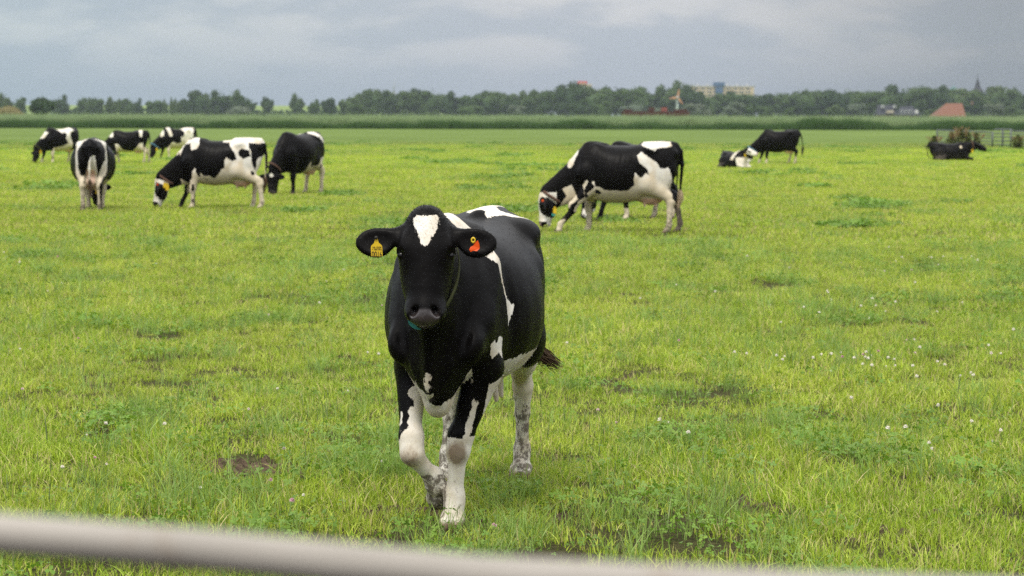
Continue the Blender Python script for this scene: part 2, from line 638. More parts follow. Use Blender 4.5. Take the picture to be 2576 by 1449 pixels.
    for k in range(46):      # florets
        u = g.random() * 6.283
        v = math.acos(1 - 1.6 * g.random())
        d = Vector((math.sin(v) * math.cos(u), math.sin(v) * math.sin(u), math.cos(v)))
        a = d.orthogonal().normalized() * .0028
        b = d.cross(a)
        c0 = Vector((0, 0, .108))
        base = len(V)
        V += [tuple(c0 + d * .003 + a), tuple(c0 + d * .003 - a * .5 + b), tuple(c0 + d * .003 - a * .5 - b), tuple(c0 + d * .0125 + a * .3)]
        F += [(base, base + 1, base + 3), (base + 1, base + 2, base + 3), (base + 2, base, base + 3)]
    fl = mesh_np('clover_head', np.array(V), F, (ms, m), False)
    mi = np.ones(len(F), np.int32); mi[:nstem] = 0
    fl.polygons.foreach_set('material_index', mi)
    # scattered heads plus the denser patches seen in the picture
    pts = []
    x, y = strip_points(9.0, 30, .30, RNG)
    pts.append(np.stack([x, y], 1))
    for (px, py, n, sr) in ((2200, 930, 15, .5), (2330, 955, 9, .5), (2060, 940, 5, .4), (2160, 800, 6, .7), (2060, 775, 5, .6),
                            (2500, 900, 6, .6), (2330, 680, 12, 1.3), (470, 1110, 3, .5), (700, 1250, 4, .5), (290, 1200, 3, .4),
                            (2330, 1130, 6, .5), (920, 790, 4, .5), (1600, 1090, 4, .5)):
        c = ground(px, py)
        pts.append(RNG.normal(0, 1, (n, 2)) * (sr * .6, sr * .9) + (c.x, c.y))
    p = np.concatenate(pts)
    n = len(p)
    sc = RNG.uniform(.7, 1.25, n)
    o = scatter('clover_flowers', np.concatenate([p, np.zeros((n, 1))], 1),
                np.stack([RNG.normal(0, .15, n), RNG.normal(0, .15, n), RNG.random(n) * 6.28], 1), sc, np.zeros(n), [fl])
    tag(o, 'small white clover heads scattered through the pasture grass', 'clover', kind='stuff')


make_grass()


# ------------------------------------------------------------------ the strip of reeds along the far ditch
def make_reeds():
    def rm(name, c1, c2):
        m, t, out = new_mat(name)
        bl = t.attr('blade')
        rnd = N(t.nt, 'ShaderNodeObjectInfo').outputs['Random']
        geo = N(t.nt, 'ShaderNodeNewGeometry')
        nz = t.noise(geo.outputs['Position'], .3, 4, .6)
        col = t.mix(t.math('MULTIPLY', t.math('ADD', bl, t.mr(nz, .35, .65)), .5), c1, c2)
        b = N(t.nt, 'ShaderNodeBsdfPrincipled')
        t.val(b.inputs['Base Color'], col)
        b.inputs['Roughness'].default_value = .6
        b.inputs['Specular IOR Level'].default_value = .25
        tr = N(t.nt, 'ShaderNodeBsdfTranslucent')
        t.val(tr.inputs[0], col)
        mx = N(t.nt, 'ShaderNodeMixShader')
        mx.inputs[0].default_value = .25
        t.nt.links.new(b.outputs[0], mx.inputs[1]); t.nt.links.new(tr.outputs[0], mx.inputs[2])
        t.nt.links.new(mx.outputs[0], out.inputs[0])
        return m
    md = rm('ditch_reed_leaves', (.035, .085, .018), (.075, .14, .035))
    ml = rm('reed_bed_leaves', (.20, .29, .13), (.28, .36, .17))
    g = np.random.default_rng(5)
    dk = [clump_mesh('reed_clump', 90, .8, .8, 1.45, .03, .06, .18, md, 100 + s, seg=2) for s in range(4)]
    x = g.uniform(-92, 92, 2600)
    y = 322 + g.random(2600) * 7 - x * 0.02
    hh = .42 + .55 * vnoise(x * .11 + 4, y * 0, 41) + .42 * vnoise(x * .5, y * 0, 42)
    hh *= .92 + .12 * (x > 20)
    n = len(x)
    o = scatter('ditch_reeds', np.stack([x, y, np.zeros(n)], 1), np.stack([np.zeros(n)] * 2 + [g.random(n) * 6.28], 1),
                hh * g.uniform(.85, 1.1, n), g.integers(0, 4, n), dk)
    tag(o, 'dark green reeds and rushes standing along the far ditch', 'reeds', kind='stuff')
    lt = [clump_mesh('reed_bed_clump', 90, 1.0, 1.5, 2.15, .03, .07, .12, ml, 110 + s, seg=2) for s in range(4)]
    x = g.uniform(-120, 120, 5200)
    y = 332 + (g.random(5200) ** 1.6) * 45
    n = len(x)
    o = scatter('reed_bed', np.stack([x, y, np.zeros(n)], 1), np.stack([np.zeros(n)] * 2 + [g.random(n) * 6.28], 1),
                g.uniform(.9, 1.03, n) * (.97 + .05 * vnoise(x * .1, y * .1, 43)), g.integers(0, 4, n), lt)
    tag(o, 'pale green bed of tall reeds stretching behind the dark ditch reeds', 'reeds', kind='stuff')


make_reeds()


# ------------------------------------------------------------------ animal modelling: signed distance field -> surface nets
class Field:
    def __init__(self, lo, hi, h):
        self.lo = np.array(lo, float)
        self.h = h
        n = np.ceil((np.array(hi) - self.lo) / h).astype(int) + 1
        self.ax = [self.lo[i] + h * np.arange(n[i]) for i in range(3)]
        self.D = np.full(n, 1.0, np.float32)

    def sub(self, lo, hi):
        s = []
        for i in range(3):
            a = int(np.clip(np.floor((lo[i] - self.lo[i]) / self.h), 0, len(self.ax[i]) - 1))
            b = int(np.clip(np.ceil((hi[i] - self.lo[i]) / self.h) + 1, a + 1, len(self.ax[i])))
            s.append(slice(a, b))
        X, Y, Z = np.meshgrid(*[self.ax[i][s[i]].astype(np.float32) for i in range(3)], indexing='ij')
        return tuple(s), X, Y, Z

    def add(self, fn, lo, hi, k=.03, sub=False):
        pad = k + 2.5 * self.h
        s, X, Y, Z = self.sub(np.array(lo) - pad, np.array(hi) + pad)
        d = fn(X, Y, Z)
        a = self.D[s]
        self.D[s] = smax(a, -d, k) if sub else smin(a, d, k)


def smin(a, b, k):
    h = np.clip(.5 + .5 * (b - a) / k, 0, 1)
    return b + (a - b) * h - k * h * (1 - h)


def smax(a, b, k):
    return -smin(-a, -b, k)


def sd_cone(X, Y, Z, p0, p1, r0, r1, sq=1.0, axis=1):
    """tapered capsule; sq < 1 flattens it along one axis"""
    p0, p1 = np.array(p0, float), np.array(p1, float)
    d = p1 - p0
    L2 = max((d * d).sum(), 1e-9)
    px, py, pz = X - p0[0], Y - p0[1], Z - p0[2]
    t = np.clip((px * d[0] + py * d[1] + pz * d[2]) / L2, 0, 1)
    q = [px - t * d[0], py - t * d[1], pz - t * d[2]]
    if sq != 1.0:
        q[axis] = q[axis] / sq
    dist = np.sqrt(q[0] ** 2 + q[1] ** 2 + q[2] ** 2)
    return (dist - (r0 + (r1 - r0) * t)) * (min(sq, 1.0) if sq < 1 else 1.0)


def sd_ell(X, Y, Z, c, r):
    x, y, z = X - c[0], Y - c[1], Z - c[2]
    k0 = np.sqrt((x / r[0]) ** 2 + (y / r[1]) ** 2 + (z / r[2]) ** 2)
    k1 = np.sqrt((x / r[0] ** 2) ** 2 + (y / r[1] ** 2) ** 2 + (z / r[2] ** 2) ** 2) + 1e-9
    return k0 * (k0 - 1) / k1


def surface_nets(D, lo, h):
    s = D < 0
    nx, ny, nz = D.shape
    cnt = np.zeros((nx - 1, ny - 1, nz - 1), np.int8)
    for i in (0, 1):
        for j in (0, 1):
            for k in (0, 1):
                cnt += s[i:nx - 1 + i, j:ny - 1 + j, k:nz - 1 + k]
    act = (cnt > 0) & (cnt < 8)
    I, J, K = np.nonzero(act)
    idx = np.full(act.shape, -1, np.int32)
    idx[I, J, K] = np.arange(len(I))
    acc = np.zeros((len(I), 3)); num = np.zeros(len(I))
    cor = [(a, b, c) for a in (0, 1) for b in (0, 1) for c in (0, 1)]
    for a in cor:
        for b in cor:
            if sum(abs(a[q] - b[q]) for q in range(3)) == 1 and a < b:
                da = D[I + a[0], J + a[1], K + a[2]]; db = D[I + b[0], J + b[1], K + b[2]]
                m = (da < 0) != (db < 0)
                t = da[m] / (da[m] - db[m])
                pa, pb = np.array(a), np.array(b)
                acc[m] += pa + t[:, None] * (pb - pa)
                num[m] += 1
    V = lo + h * (np.stack([I, J, K], 1) + acc / num[:, None])
    faces = []
    for ax in range(3):
        sh = [nx, ny, nz]
        a = s.take(range(0, sh[ax] - 1), ax); b = s.take(range(1, sh[ax]), ax)
        e = np.nonzero(a != b)
        u, v = (ax + 1) % 3, (ax + 2) % 3
        ok = (e[u] > 0) & (e[v] > 0) & (e[u] < sh[u] - 1) & (e[v] < sh[v] - 1)
        e = [q[ok] for q in e]
        flip = a[tuple(e)]
        def cell(du, dv):
            q = [x.copy() for x in e]
            q[u] = q[u] + du; q[v] = q[v] + dv
            return idx[tuple(q)]
        f = np.stack([cell(-1, -1), cell(0, -1), cell(0, 0), cell(-1, 0)], 1)
        f[~flip] = f[~flip][:, ::-1]
        faces.append(f)
    F = np.concatenate(faces)
    return V, F[(F >= 0).all(1)]


def laplace(V, F, it=2, lam=.5):
    E = np.concatenate([F[:, [0, 1]], F[:, [1, 2]], F[:, [2, 3]], F[:, [3, 0]]])
    n = len(V)
    deg = np.bincount(E[:, 0], minlength=n) + np.bincount(E[:, 1], minlength=n)
    for _ in range(it):
        S = np.zeros_like(V)
        for c in range(3):
            S[:, c] = np.bincount(E[:, 0], V[E[:, 1], c], n) + np.bincount(E[:, 1], V[E[:, 0], c], n)
        V = V + lam * (S / np.maximum(deg, 1)[:, None] - V)
    return V


def poly_sd(x, y, pts):
    """signed distance to a polygon, positive inside"""
    pts = np.asarray(pts, float)
    d = np.full(x.shape, 1e9)
    inside = np.zeros(x.shape, bool)
    n = len(pts)
    for i in range(n):
        ax, ay = pts[i]; bx, by = pts[(i + 1) % n]
        ex, ey = bx - ax, by - ay
        t = np.clip(((x - ax) * ex + (y - ay) * ey) / max(ex * ex + ey * ey, 1e-12), 0, 1)
        d = np.minimum(d, (x - ax - t * ex) ** 2 + (y - ay - t * ey) ** 2)
        c = ((ay > y) != (by > y))
        if ey != 0:
            inside ^= c & (x < (bx - ax) * (y - ay) / ey + ax)
    d = np.sqrt(d)
    return np.where(inside, d, -d)


# torso sections: x, top z, bottom z, half width, height of the greatest width, exponent
TORSO = [(-.88, 1.30, 1.12, .05, 1.2, 2.0),
         (-.83, 1.40, .98, .135, 1.18, 2.1),
         (-.76, 1.43, .88, .205, 1.15, 2.2),
         (-.64, 1.445, .78, .255, 1.12, 2.3),
         (-.50, 1.450, .70, .285, 1.12, 2.45),
         (-.38, 1.440, .64, .305, 1.10, 2.5),
         (-.22, 1.41, .585, .345, 1.02, 2.35),
         (-.05, 1.395, .545, .395, .96, 2.2),
         (.12, 1.395, .535, .405, .94, 2.15),
         (.28, 1.405, .55, .375, .94, 2.15),
         (.42, 1.43, .575, .315, .96, 2.1),
         (.54, 1.435, .60, .265, .98, 2.0),
         (.66, 1.38, .60, .225, .96, 2.0),
         (.76, 1.26, .62, .175, .92, 2.0),
         (.84, 1.10, .68, .09, .88, 2.0)]


def cow_mesh(p, h):
    """returns vertices and quads of a cow; p holds the pose"""
    lying = p.get('lying', False)
    dz = -.66 if lying else 0.0
    bulk = p.get('bulk', 1.0)
    T = np.array(TORSO, float)
    T[:, 2] -= p.get('deep', 0) * np.clip((T[:, 0] + .75) / .3, 0, 1) * np.clip((.95 - T[:, 0]) / .3, 0, 1)
    T[:, 1] += dz; T[:, 2] += dz; T[:, 4] += dz
    if lying:
        T[:, 3] *= 1.08
    T[:, 3] = np.where((T[:, 0] > -.4) & (T[:, 0] < .45), T[:, 3] * bulk, T[:, 3])
    xs = np.linspace(T[0, 0], T[-1, 0], 400)
    # smooth interpolation of the sections
    def itp(c):
        v = np.interp(xs, T[:, 0], T[:, c])
        ker = np.hanning(25); ker /= ker.sum()
        return np.convolve(np.pad(v, 12, 'edge'), ker, 'valid')
    zt, zb, wd, zm, ex = [itp(c) for c in (1, 2, 3, 4, 5)]
    lo, hi = p.get('bounds', ((-1.15, -.64, -.03), (1.75, .62, 1.62)))
    f = Field(lo, hi, h)

    def torso(X, Y, Z):
        x1 = X[:, 0, 0]
        g = lambda v: np.interp(x1, xs, v)[:, None, None].astype(np.float32)
        top, bot, w_, m_, e_ = g(zt), g(zb), g(wd), g(zm), g(ex)
        hh = np.where(Z > m_, top - m_, m_ - bot)
        u = np.abs(Y) / w_
        v = np.abs(Z - m_) / hh
        rho = (u ** e_ + v ** e_) ** (1 / e_)
        d = (rho - 1) * np.minimum(w_, hh) * .9
        d = np.maximum(d, (X - T[-1, 0]) * 1.0)
        d = np.maximum(d, (T[0, 0] - X) * 1.0)
        # faint ribs on the barrel
        rib = p.get('rib', .0022) * np.sin((X + .25 * (Z - 1.0)) * 2 * math.pi / .085) * np.clip(1 - np.abs(X - .12) / .33, 0, 1) * np.clip((Z - dz - .62) / .2, 0, 1) * np.clip((1.36 - Z + dz) / .12, 0, 1)
        return d + rib
    f.add(torso, (-.9, -.5, .45 + dz), (.86, .5, 1.46 + dz), .02)

    def cone(p0, p1, r0, r1, k=.03, sq=1.0, axis=1, sub=False):
        rr = max(r0, r1) * max(sq, 1)
        f.add(lambda X, Y, Z: sd_cone(X, Y, Z, p0, p1, r0, r1, sq, axis),
              np.minimum(p0, p1) - rr, np.maximum(p0, p1) + rr, k, sub)

    def ell(c, r, k=.03, sub=False):
        f.add(lambda X, Y, Z: sd_ell(X, Y, Z, c, r), np.array(c) - r, np.array(c) + r, k, sub)

    D = np.array((0, 0, dz))
    # spine ridge, hooks, pins, tail head, withers, shoulder blades
    cone((-.82, 0, 1.405 + dz), (-.30, 0, 1.41 + dz), .045, .04, .05)
    cone((.30, 0, 1.375 + dz), (.58, 0, 1.385 + dz), .05, .055, .06)
    if p.get('detail'):
        for s in (-1, 1):
            ell((.76, s * .155, .88), (.07, .065, .085), .04)              # point of the shoulder
            cone((.50, s * .205, 1.24), (.64, s * .19, .98), .035, .045, .05)   # spine of the shoulder blade
            cone((.44, s * .30, 1.20), (.42, s * .33, .80), .03, .03, .04, sub=True)   # hollow behind the shoulder
            cone((.74, s * .20, 1.10), (.86, s * .125, .84), .022, .028, .03, sub=True)  # jugular groove
            cone((.40, s * .36, .62), (.05, s * .40, .60), .03, .03, .05, sub=True)
        cone((.93, 0, 1.04), (.86, 0, .72), .028, .05, .04, .5)          # dewlap
    for s in (-1, 1):
        ell((-.40, s * .235 * p.get('hook', 1), 1.335 + dz), (.095, .065, .055), .08)
        ell((-.80, s * .125, 1.27 + dz), (.05, .045, .05), .05)
        cone((.44, s * .12, 1.33 + dz), (.66, s * p.get('shw', .20), .93 + dz), .07, .085, .06, .62)
        ell((-.22, s * .22, 1.16 + dz), (.10, .10, .10), .08, sub=False)
        # hollow in front of the hook
        ell((-.20, s * .41, 1.31 + dz), (.11, .06, .06), .08, sub=True)
    cone((-.82, 0, 1.37 + dz), (-.895, 0, 1.30 + dz), .05, .042, .05)
    # tail
    tl = p.get('tail', [(-.895, 0, 1.30), (-.93, 0, 1.10), (-.925, .01, .85), (-.91, .02, .60)])
    rr = np.linspace(.038, .016, len(tl))
    for a, b, r0, r1 in zip(tl, tl[1:], rr, rr[1:]):
        cone(np.array(a) + D * (0 if 'tail' in p else 1), np.array(b) + D * (0 if 'tail' in p else 1), r0, max(r1, h * .9), .02)

    # legs
    def foot(x, y, z0=0.0, pitch=0.0):
        for s in (-1, 1):
            cone((x - .025, y + s * .027, z0 + .062), (x + .045, y + s * .031, z0 + .022), .034, .026, .012)
        cone((x - .045, y, z0 + .085), (x - .055, y, z0 + .035), .03, .024, .02)

    LK = p.get('legk', 1.0)

    def front_leg(s, hx, hy, bend=0.0):
        sh = (.60, s * .185, .98); el = (.50, s * .19, .76)
        fx = hx - .045
        kx = el[0] * .42 + fx * .58 + .02 + bend
        ky = el[1] * .45 + hy * .55
        cone(sh, el, .125, .10, .06, .75)
        cone(el, (kx - .01, ky, .46), .092 * LK, .055 * LK, .05, .85)
        cone((kx, ky, .445), (kx + .004, ky, .375), .058 * LK, .054 * LK, .03)
        cone((kx, ky, .37), (fx, hy, .15), .042 * LK, .035 * LK, .02)
        cone((fx, hy, .155), (fx + .002, hy, .12), .045, .044, .02)
        cone((fx, hy, .12), (hx - .01, hy, .07), .038, .04, .02)
        foot(hx, hy)

    def hind_leg(s, hx, hy):
        fx = hx - .05
        hk = (-.715 + (fx + .67) * .55, hy * .7 + s * .17 * .3, .52)
        st = (-.33 * .75 + hx * .12 - .02, s * .215, .80)
        cone((-.52, s * .14, 1.12), st, .17, .125, .08, .7)
        ell((-.60, s * .135, 1.00), (.20, .115, .26), .06)
        cone((-.66, s * .14, .98), ((hk[0] + st[0]) / 2 - .06, s * .17, .70), .13, .075, .07, .7)
        cone(st, (hk[0] + .06, hk[1], .585), .12 * LK, .06 * LK, .06, .8)
        cone((hk[0] + .05, hk[1], .60), hk, .058 * LK, .052 * LK, .04, .85)
        cone((hk[0] - .035, hk[1], .60), (hk[0] - .042, hk[1], .53), .028, .034, .03)
        cone((hk[0] + .01, hk[1], .50), ((hk[0] + fx) / 2 + .005, (hk[1] + hy) / 2, .36), .055 * LK, .036 * LK, .03)
        cone(((hk[0] + fx) / 2 + .005, (hk[1] + hy) / 2, .36), (fx, hy, .16), .036 * LK, .036 * LK, .03)
        cone((fx, hy, .16), (fx, hy, .125), .047, .045, .02)
        cone((fx, hy, .12), (hx - .01, hy, .07), .04, .042, .02)
        foot(hx, hy)

    if lying:
        for s in (-1, 1):
            cone((.55, s * .20, .50), (.72, s * .25, .16), .12, .085, .06)
            cone((.72, s * .25, .14), (.98, s * .20, .09), .075, .055, .04)
            cone((.98, s * .20, .09), (.72, s * .16, .05), .05, .035, .03)
            ell((-.42, s * .30, .30), (.30, .16, .27), .08)
            cone((-.22, s * .40, .16), (-.62, s * .43, .10), .10, .06, .05)
            cone((-.62, s * .43, .08), (-.28, s * .50, .06), .045, .04, .03)
    else:
        hv = p['hooves']
        for a, b, r0, r1, sq in p.get('chains', []):
            cone(a, b, r0, r1, .03, sq)
        for ft in p.get('feet', []):
            foot(*ft)
        for key, (s, kind) in {'LF': (1, 'f'), 'RF': (-1, 'f'), 'LH': (1, 'h'), 'RH': (-1, 'h')}.items():
            if key in hv:
                (front_leg if kind == 'f' else hind_leg)(s, *hv[key])

    # udder with four teats
    if not lying and p.get('udder', True):
        us = p.get('udder_size', 1.0)
        uu = p.get('udder_up', 0)
        ell((-.43, 0, .60 + uu), (.215 * us, .155 * us, .15 * us), .06)
        cone((-.25, 0, .62), (-.05, 0, .58), .08, .04, .06)
        for (tx, ty) in ((-.33, .07), (-.33, -.07), (-.50, .065), (-.50, -.065)):
            cone((tx, ty, .50 + uu), (tx, ty * 1.15, .425 + uu), .022, max(.013, h * .8), .015)

    # neck
    poll, A, B, head_s = p['poll'], Vector(p['face']).normalized(), None, p.get('head_scale', 1.0)
    Bv = Vector(p['front'])
    Bv = (Bv - A * Bv.dot(A)).normalized()
    Cv = Bv.cross(A)            # towards the animal's left when the face hangs down and looks forward
    M3 = np.array([A, Bv, Cv], float)
    po = np.array(poll, float)
    def hp(a, b, c):
        return po + (a * M3[0] + b * M3[1] + c * M3[2]) * head_s
    for a, b, r0, r1, sq in p['neck']:
        a2 = a if not isinstance(a, str) else hp(*eval(a))
        b2 = b if not isinstance(b, str) else hp(*eval(b))
        cone(np.array(a2, float), np.array(b2, float), r0, r1, .07, sq)

    # head, in its own frame
    def head(X, Y, Z):
        px, py, pz = (X - po[0]) / head_s, (Y - po[1]) / head_s, (Z - po[2]) / head_s
        a, b, c = [px * M3[i, 0] + py * M3[i, 1] + pz * M3[i, 2] for i in range(3)]
        ca = np.abs(c)
        es = p.get('ear_scale', 1.0)
        d = sd_ell(a, b, c, (.075, -.085, 0), (.085, .085, .085))
        d = smin(d, sd_ell(a, b, c, (.17, -.085, 0), (.15, .085, .108)), .04)
        d = smin(d, sd_ell(a, b, ca, (.188, -.048, .082), (.065, .042, .040)), .025)
        d = smin(d, sd_cone(a, b, c, (.20, -.10, 0), (.42, -.085, 0), .110, .086), .05)
        d = smin(d, sd_cone(a, b, c, (.22, -.045, 0), (.46, -.035, 0), .052, .042), .04)
        d = smin(d, sd_ell(a, b, ca, (.27, -.16, .062), (.15, .085, .052)), .05)
        d = smin(d, sd_cone(a, b, c, (.22, -.20, 0), (.47, -.12, 0), .055, .038), .05)
        d = smin(d, sd_ell(a, b, c, (.475, -.065, 0), (.062, .074, .092)), .04)
        d = smin(d, sd_ell(a, b, c, (.505, -.030, 0), (.038, .040, .060)), .02)
        d = smin(d, sd_ell(a, b, ca, (.488, -.028, .055), (.032, .034, .028)), .012)
        d = smin(d, sd_ell(a, b, c, (.505, -.125, 0), (.038, .045, .060)), .02)
        # mouth line, nostrils, eye sockets
        d = smax(d, -sd_ell(a, b, ca, (.515, -.088, .03), (.010, .05, .045)), .012)
        d = smax(d, -sd_ell(a * .8 + ca * .6, b, ca * .8 - a * .6, (.480 * .8 + .047 * .6, .002, .047 * .8 - .480 * .6), (.027, .040, .0145)), .006)
        d = smax(d, -sd_ell(a, b, ca, (.225, -.028, .122), (.036, .032, .024)), .018)
        d = smin(d, sd_ell(a, b, ca, (.219, -.062, .100), (.024, .024, .020)), .008)
        d = smin(d, sd_cone(a, b, ca, (.188, -.030, .100), (.206, -.065, .122), .013, .011), .015)
        # ears
        dr = p.get('ear_droop', .15)
        cs = np.where(ca > .12, .12 + (ca - .12) / es, ca)
        ca2 = cs * math.cos(dr) + (a - .12) * math.sin(dr)
        aa = .12 + (a - .12) * math.cos(dr) - ca * math.sin(dr) + .02
        e = sd_cone(aa, b, ca2, (.12, -.10, .09), (.130, -.085, .155), .042, .034)
        e = smin(e, sd_ell(aa, b, ca2, (.142, -.075, .222), (.062, .026, .086)), .03)
        e = smin(e, sd_ell(aa, b, ca2, (.160, -.075, .215), (.052, .023, .055)), .03)
        e = smax(e, -sd_ell(aa, b, ca2, (.146, -.046, .222), (.056, .022, .074)), .012)
        d = smin(d, e, .02)
        return d * head_s
    R_ = .66 * head_s
    f.add(head, po - R_, po + R_, .035)
    zz = f.ax[2][None, None, :]
    f.D = np.maximum(f.D, (-zz + 0.0).astype(np.float32))
    V, F = surface_nets(f.D, f.lo, h)
    V = laplace(V, F, p.get('smooth', 2), .5)
    hl = ((V - po) @ M3.T) / head_s
    return V, F, hl, hp


def cow_material():
    m, t, out = new_mat("holstein_coat")
    tcn = N(t.nt, 'ShaderNodeTexCoord')
    ob = tcn.outputs['Object']
    hair = t.noise(t.mapping(ob, (60, 60, 22)), 1.0, 3, .6)
    wob = t.noise(ob, 14, 3, .6)
    cd = t.math('ADD', t.attr('coat'), t.math('ADD', t.math('MULTIPLY', t.math('SUBTRACT', hair, .5), .030),
                                             t.math('MULTIPLY', t.math('SUBTRACT', wob, .5), .045)))
    wf = t.mr(cd, -.0025, .0025, smooth=True)
    dirt = t.noise(ob, 5, 5, .65)
    white = t.mix(t.mr(dirt, .42, .66), (.76, .73, .67), (.56, .48, .36))
    white = t.mix(t.math('MULTIPLY', t.attr('low'), .8), white, t.mix(dirt, (.46, .38, .25), (.62, .53, .38)))
    black = t.mix(t.noise(ob, 4, 3), (.0018, .0018, .002), (.005, .004, .0036))
    col = t.mix(wf, black, white)
    col = t.mix(t.attr('pink'), col, t.mix(dirt, (.56, .33, .24), (.68, .47, .37)))
    mn = t.noise(t.mapping(ob, (1, 1, .7)), 34, 5, .75)
    mm = t.math('MULTIPLY', t.mr(t.math('ADD', mn, t.math('MULTIPLY', t.attr('mud'), .34)), .60, .72, 0, .9), t.mr(t.attr('mud'), .02, .12))
    mudc = t.mix(t.noise(ob, 25, 2), (.055, .048, .042), (.19, .15, .11))
    col = t.mix(mm, col, mudc)
    knee = t.mr(t.math('ADD', t.attr('knee'), t.math('MULTIPLY', t.math('SUBTRACT', mn, .5), .8)), .35, .75, 0, .85)
    col = t.mix(knee, col, t.mix(mn, (.13, .085, .05), (.27, .19, .12)))
    col = t.mix(t.attr('horn'), col, t.mix(mn, (.07, .05, .035), (.26, .19, .13)))
    muz = t.attr('muzzle')
    col = t.mix(muz, col, t.mix(t.attr('pinknose'), t.mix(t.noise(ob, 30, 2), (.020, .015, .014), (.045, .036, .035)), (.45, .27, .22)))
    rough = t.mr(wf, 0, 1, .42, .75)
    rough = t.mr(muz, 0, 1, rough, .30)
    b = principled(t, out, col, rough, t.mr(muz, 0, 1, .085, .7))
    t.val(b.inputs['Sheen Weight'], .0)
    t.val(b.inputs['Sheen Roughness'], .5)
    bmp = N(t.nt, 'ShaderNodeBump')
    fur = t.noise(t.mapping(ob, (160, 160, 60)), 1.0, 3, .6)
    fold = t.noise(ob, 9, 3, .5)
    t.val(bmp.inputs['Height'], t.math('ADD', t.math('MULTIPLY', fur, .35), t.math('MULTIPLY', fold, 2.2)))
    bmp.inputs['Strength'].default_value = .5
    bmp.inputs['Distance'].default_value = .006
    t.nt.links.new(bmp.outputs[0], b.inputs['Normal'])
    return m


M_cow = cow_material()


def simple_mat(name, color, rough=.5, spec=.4, var=.15, scale=20, metallic=0.0):
    m, t, out = new_mat(name)
    tcn = N(t.nt, 'ShaderNodeTexCoord')
    nz = t.noise(tcn.outputs['Object'], scale, 4, .6)
    c = t.mix(nz, tuple(v * (1 - var) for v in color), tuple(min(v * (1 + var), 1) for v in color))
    b = principled(t, out, c, t.mr(nz, .3, .7, rough * .85, min(rough * 1.15, 1)), spec)
    b.inputs['Metallic'].default_value = metallic
    return m


M_eye = simple_mat("cow_eye", (.004, .003, .003), .10, .30, .1)
M_tuft = simple_mat("tail_hair_brown", (.085, .055, .032), .8, .15, .5, 60)
M_tuftw = simple_mat("tail_hair_pale", (.42, .33, .22), .8, .15, .35, 60)
M_ytag = simple_mat("yellow_plastic_tag", (.62, .42, .015), .45, .4, .08, 80)
M_otag = simple_mat("orange_plastic_tag", (.75, .085, .008), .40, .4, .1, 60)
M_ink = simple_mat("black_print", (.02, .018, .015), .6, .3, .1)
M_teal = simple_mat("teal_plastic", (.03, .24, .20), .45, .4, .15)
M_strap = simple_mat("collar_webbing", (.10, .055, .04), .8, .2, .3, 40)
M_strapd = simple_mat("dark_collar_webbing", (.05, .055, .02), .8, .2, .3, 40)
M_strapb = simple_mat("blue_collar_webbing", (.10, .22, .30), .8, .2, .3, 40)


def tuft(parent, pts, mat, n=90, spread=.035, seed=1, width=.004):
    """tail switch: bundle of hair strands along a curve"""
    g = np.random.default_rng(seed)
    V, F = [], []
    pts = [Vector(p_) for p_ in pts]
    for k in range(n):
        off = Vector(g.normal(0, 1, 3)) * spread * .55
        L = g.uniform(.65, 1.12)
        base = len(V)
        m = 6
        wv = Vector(g.normal(0, 1, 3)).normalized() * width
        wob = Vector(g.normal(0, 1, 3)) * spread * .3
        for i in range(m + 1):
            u = i / m * L
            f = min(u, .999) * (len(pts) - 1)
            j = int(f)
            c = pts[j].lerp(pts[j + 1], f - j) + (pts[-1] - pts[-2]) * max(0, u - 1)
            env = math.sin(min(1, u + .12) * math.pi * .8) ** .7
            c = c + off * env + wob * math.sin(u * 5)
            ww = wv * (1 - (i / m) ** 3 * .85)
            V += [tuple(c - ww), tuple(c + ww)]
        for i in range(m):
            q = base + 2 * i
            F.append((q, q + 1, q + 3, q + 2))
    me = mesh_np('tail_switch', np.array(V), F, (mat,), True)
    return link('tail_switch', me, parent)


def ring_strap(name, center, normal, ru, rv, up, width, thick, mat, parent):
    n = Vector(normal).normalized()
    u = Vector(up); u = (u - n * u.dot(n)).normalized()
    v = n.cross(u)
    V, F = [], []
    S = 36
    for k in range(S):
        a = 2 * math.pi * k / S
        d = u * math.cos(a) * ru + v * math.sin(a) * rv
        dn = d.normalized()
        for (rad, w_) in ((0, -width / 2), (thick, -width / 2), (thick, width / 2), (0, width / 2)):
            V.append(tuple(Vector(center) + d + dn * rad + n * w_))
    for k in range(S):
        a, b = 4 * k, 4 * ((k + 1) % S)
        for q in range(4):
            F.append((a + q, a + (q + 1) % 4, b + (q + 1) % 4, b + q))
    return link(name, mesh_np(name, V, F, (mat,), True), parent)


